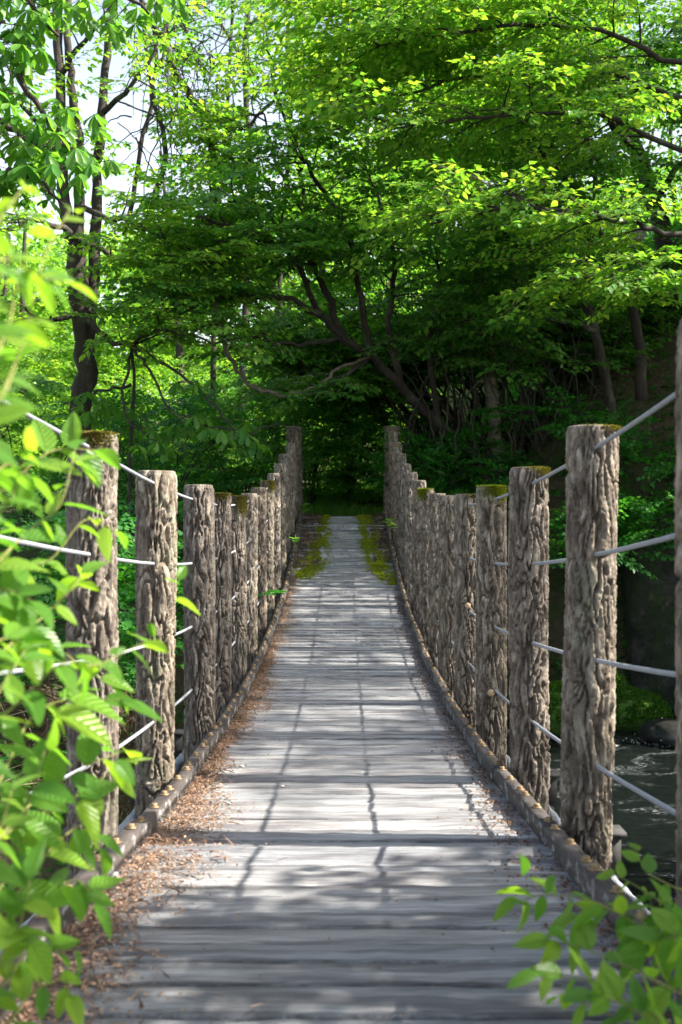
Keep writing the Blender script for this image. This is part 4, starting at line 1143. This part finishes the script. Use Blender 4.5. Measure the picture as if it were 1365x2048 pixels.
stems = [([(-80, 900), (-20, 830), (40, 700), (90, 510), (140, 420)], 1.0, 10, .062), ([(-120, 700), (-60, 560), (0, 440), (50, 370)], .95, 10, .06), ([(-100, 1000), (-40, 800), (20, 640), (40, 560), (120, 560)], .9, 9, .07),
         ([(-100, 1250), (0, 1120), (60, 1060), (120, 1010), (150, 900)], 1.35, 10, .06), ([(-60, 1050), (40, 950), (110, 900), (190, 900)], 1.5, 8, .06), ([(-80, 1380), (20, 1290), (90, 1230), (150, 1170), (165, 1140)], 1.4, 10, .055),
         ([(-90, 1500), (20, 1420), (120, 1330), (190, 1330), (280, 1290)], 1.25, 12, .062), ([(-60, 1150), (30, 1130), (100, 1120), (170, 1040), (230, 1060)], 1.55, 8, .045), ([(-90, 1700), (0, 1560), (60, 1440), (130, 1400), (240, 1400)], 1.4, 13, .068),
         ([(-90, 1800), (20, 1650), (100, 1580), (180, 1530), (250, 1500)], 1.45, 13, .066), ([(-60, 1900), (40, 1780), (110, 1690), (170, 1650), (200, 1690)], 1.4, 13, .068), ([(-80, 1950), (10, 1850), (80, 1800), (150, 1760), (190, 1800)], 1.35, 11, .06),
         ([(-90, 2080), (0, 1980), (60, 1900), (110, 1900)], 1.3, 10, .056), ([(-60, 2150), (10, 2060), (60, 1990), (120, 1960), (140, 1990)], 1.25, 9, .054), ([(-120, 1350), (-50, 1250), (0, 1180), (60, 1200)], 1.2, 10, .065), ([(-100, 1100), (-40, 1000), (10, 930), (60, 950)], 1.15, 10, .06),
         ([(-120, 1600), (-60, 1480), (0, 1380), (50, 1300)], 1.1, 12, .07), ([(-120, 1760), (-40, 1700), (40, 1640), (90, 1500)], 1.2, 13, .066), ([(-120, 850), (-70, 740), (-30, 620), (30, 480)], .85, 9, .06), ([(-60, 1240), (60, 1260), (160, 1330), (220, 1370)], 1.6, 7, .05),
         ([(-90, 2000), (-30, 1830), (30, 1720), (60, 1560)], 1.3, 14, .06), ([(-150, 950), (-60, 860), (10, 780), (40, 700)], .8, 10, .06), ([(-150, 800), (-80, 700), (0, 660), (60, 640)], .75, 10, .06), ([(-120, 1200), (-50, 1080), (20, 1000), (50, 900)], 1.1, 12, .06), ([(-120, 650), (-50, 540), (20, 520), (90, 560)], .8, 9, .06), ([(-150, 1500), (-60, 1350), (0, 1280), (60, 1290)], 1.15, 12, .06), ([(-100, 2100), (-20, 1950), (40, 1850), (60, 1760)], 1.2, 13, .06), ([(-140, 1900), (-60, 1780), (0, 1660), (30, 1560)], 1.1, 12, .06), ([(60, 1640), (140, 1600), (200, 1560), (240, 1530)], 1.55, 6, .055)]
for ctrl, Y, n, s in stems:
    if ctrl[-1][1] > 1290: n = int(n*.72)
    c3 = [P(x, y, Y+.05*i+rs.normal(0, .03)) for i, (x, y) in enumerate(ctrl)]
    fore_stem(sh, c3, .0026, n, s*Y/1.25, rs)
# single leaves reaching out to the right over the posts
for (x, y, Y, dx, dz, s) in ((150, 1310, 1.5, 1, -.15, .06), (255, 1265, 1.6, 1, -.25, .075), (350, 1200, 1.7, .9, -.3, .055), (355, 1160, 1.7, .5, .9, .035), (360, 1170, 1.7, -.8, .5, .03), (300, 1245, 1.65, .2, -1, .03), (160, 925, 1.6, .8, -.5, .055), (130, 1395, 1.5, 1, -.3, .10), (110, 1420, 1.45, 1, -.5, .10),
                          (160, 1600, 1.45, .7, -1, .08), (230, 1520, 1.5, .6, -.6, .05), (60, 1880, 1.3, .5, -1, .07), (150, 1900, 1.35, .3, -1, .045), (170, 1790, 1.4, .8, -.35, .05), (120, 1770, 1.35, .5, -.7, .06)):
    fore_leaf(sh, P(x, y, Y), (dx, rs.normal(0, .3), dz), s, rs)

sh2 = empty("leafy_sprig", (.9, 1.5, -1.2)); tag(sh2, "low shrub with pale green pointed leaves spilling over the deck in the bottom right corner", "shrub")
st2 = [([(1500, 2000), (1380, 1900), (1280, 1850), (1180, 1800), (1090, 1790), (1040, 1800)], 1.5, 13, .062), ([(1500, 2100), (1400, 2010), (1290, 1950), (1180, 1900), (1100, 1880)], 1.4, 13, .06), ([(1480, 2000), (1400, 1880), (1330, 1810), (1270, 1770), (1230, 1750)], 1.55, 8, .05),
       ([(1500, 2150), (1400, 2080), (1290, 2020), (1180, 1960), (1080, 1950)], 1.3, 13, .058), ([(1460, 1900), (1400, 1800), (1340, 1770), (1290, 1740), (1275, 1700)], 1.6, 5, .04), ([(1500, 2200), (1420, 2120), (1330, 2060), (1250, 2010), (1190, 1990)], 1.25, 12, .056),
       ([(1480, 2040), (1400, 1950), (1340, 1880), (1300, 1800)], 1.45, 11, .06)]
st2 += [([(1480, 2060), (1400, 1930), (1320, 1870), (1240, 1820), (1160, 1830)], 1.5, 13, .066), ([(1500, 1980), (1420, 1900), (1350, 1870), (1290, 1900)], 1.4, 12, .07),
        ([(1480, 2200), (1380, 2120), (1280, 2060), (1180, 2010), (1120, 1990)], 1.3, 11, .056)]
for ctrl, Y, n, s in st2:
    c3 = [P(x, y, Y+.04*i+rs.normal(0, .03)) for i, (x, y) in enumerate(ctrl)]
    fore_stem(sh2, c3, .0022, n, s*Y/1.45, rs, down=-.1)
for (x, y, Y, dx, dz, s) in ((1045, 1710, 1.7, .3, -1, .05), (1110, 1750, 1.65, -.5, -.7, .035), (1020, 1805, 1.6, 1, -.1, .045)):
    fore_leaf(sh2, P(x, y, Y), (dx, rs.normal(0, .2), dz), s, rs)
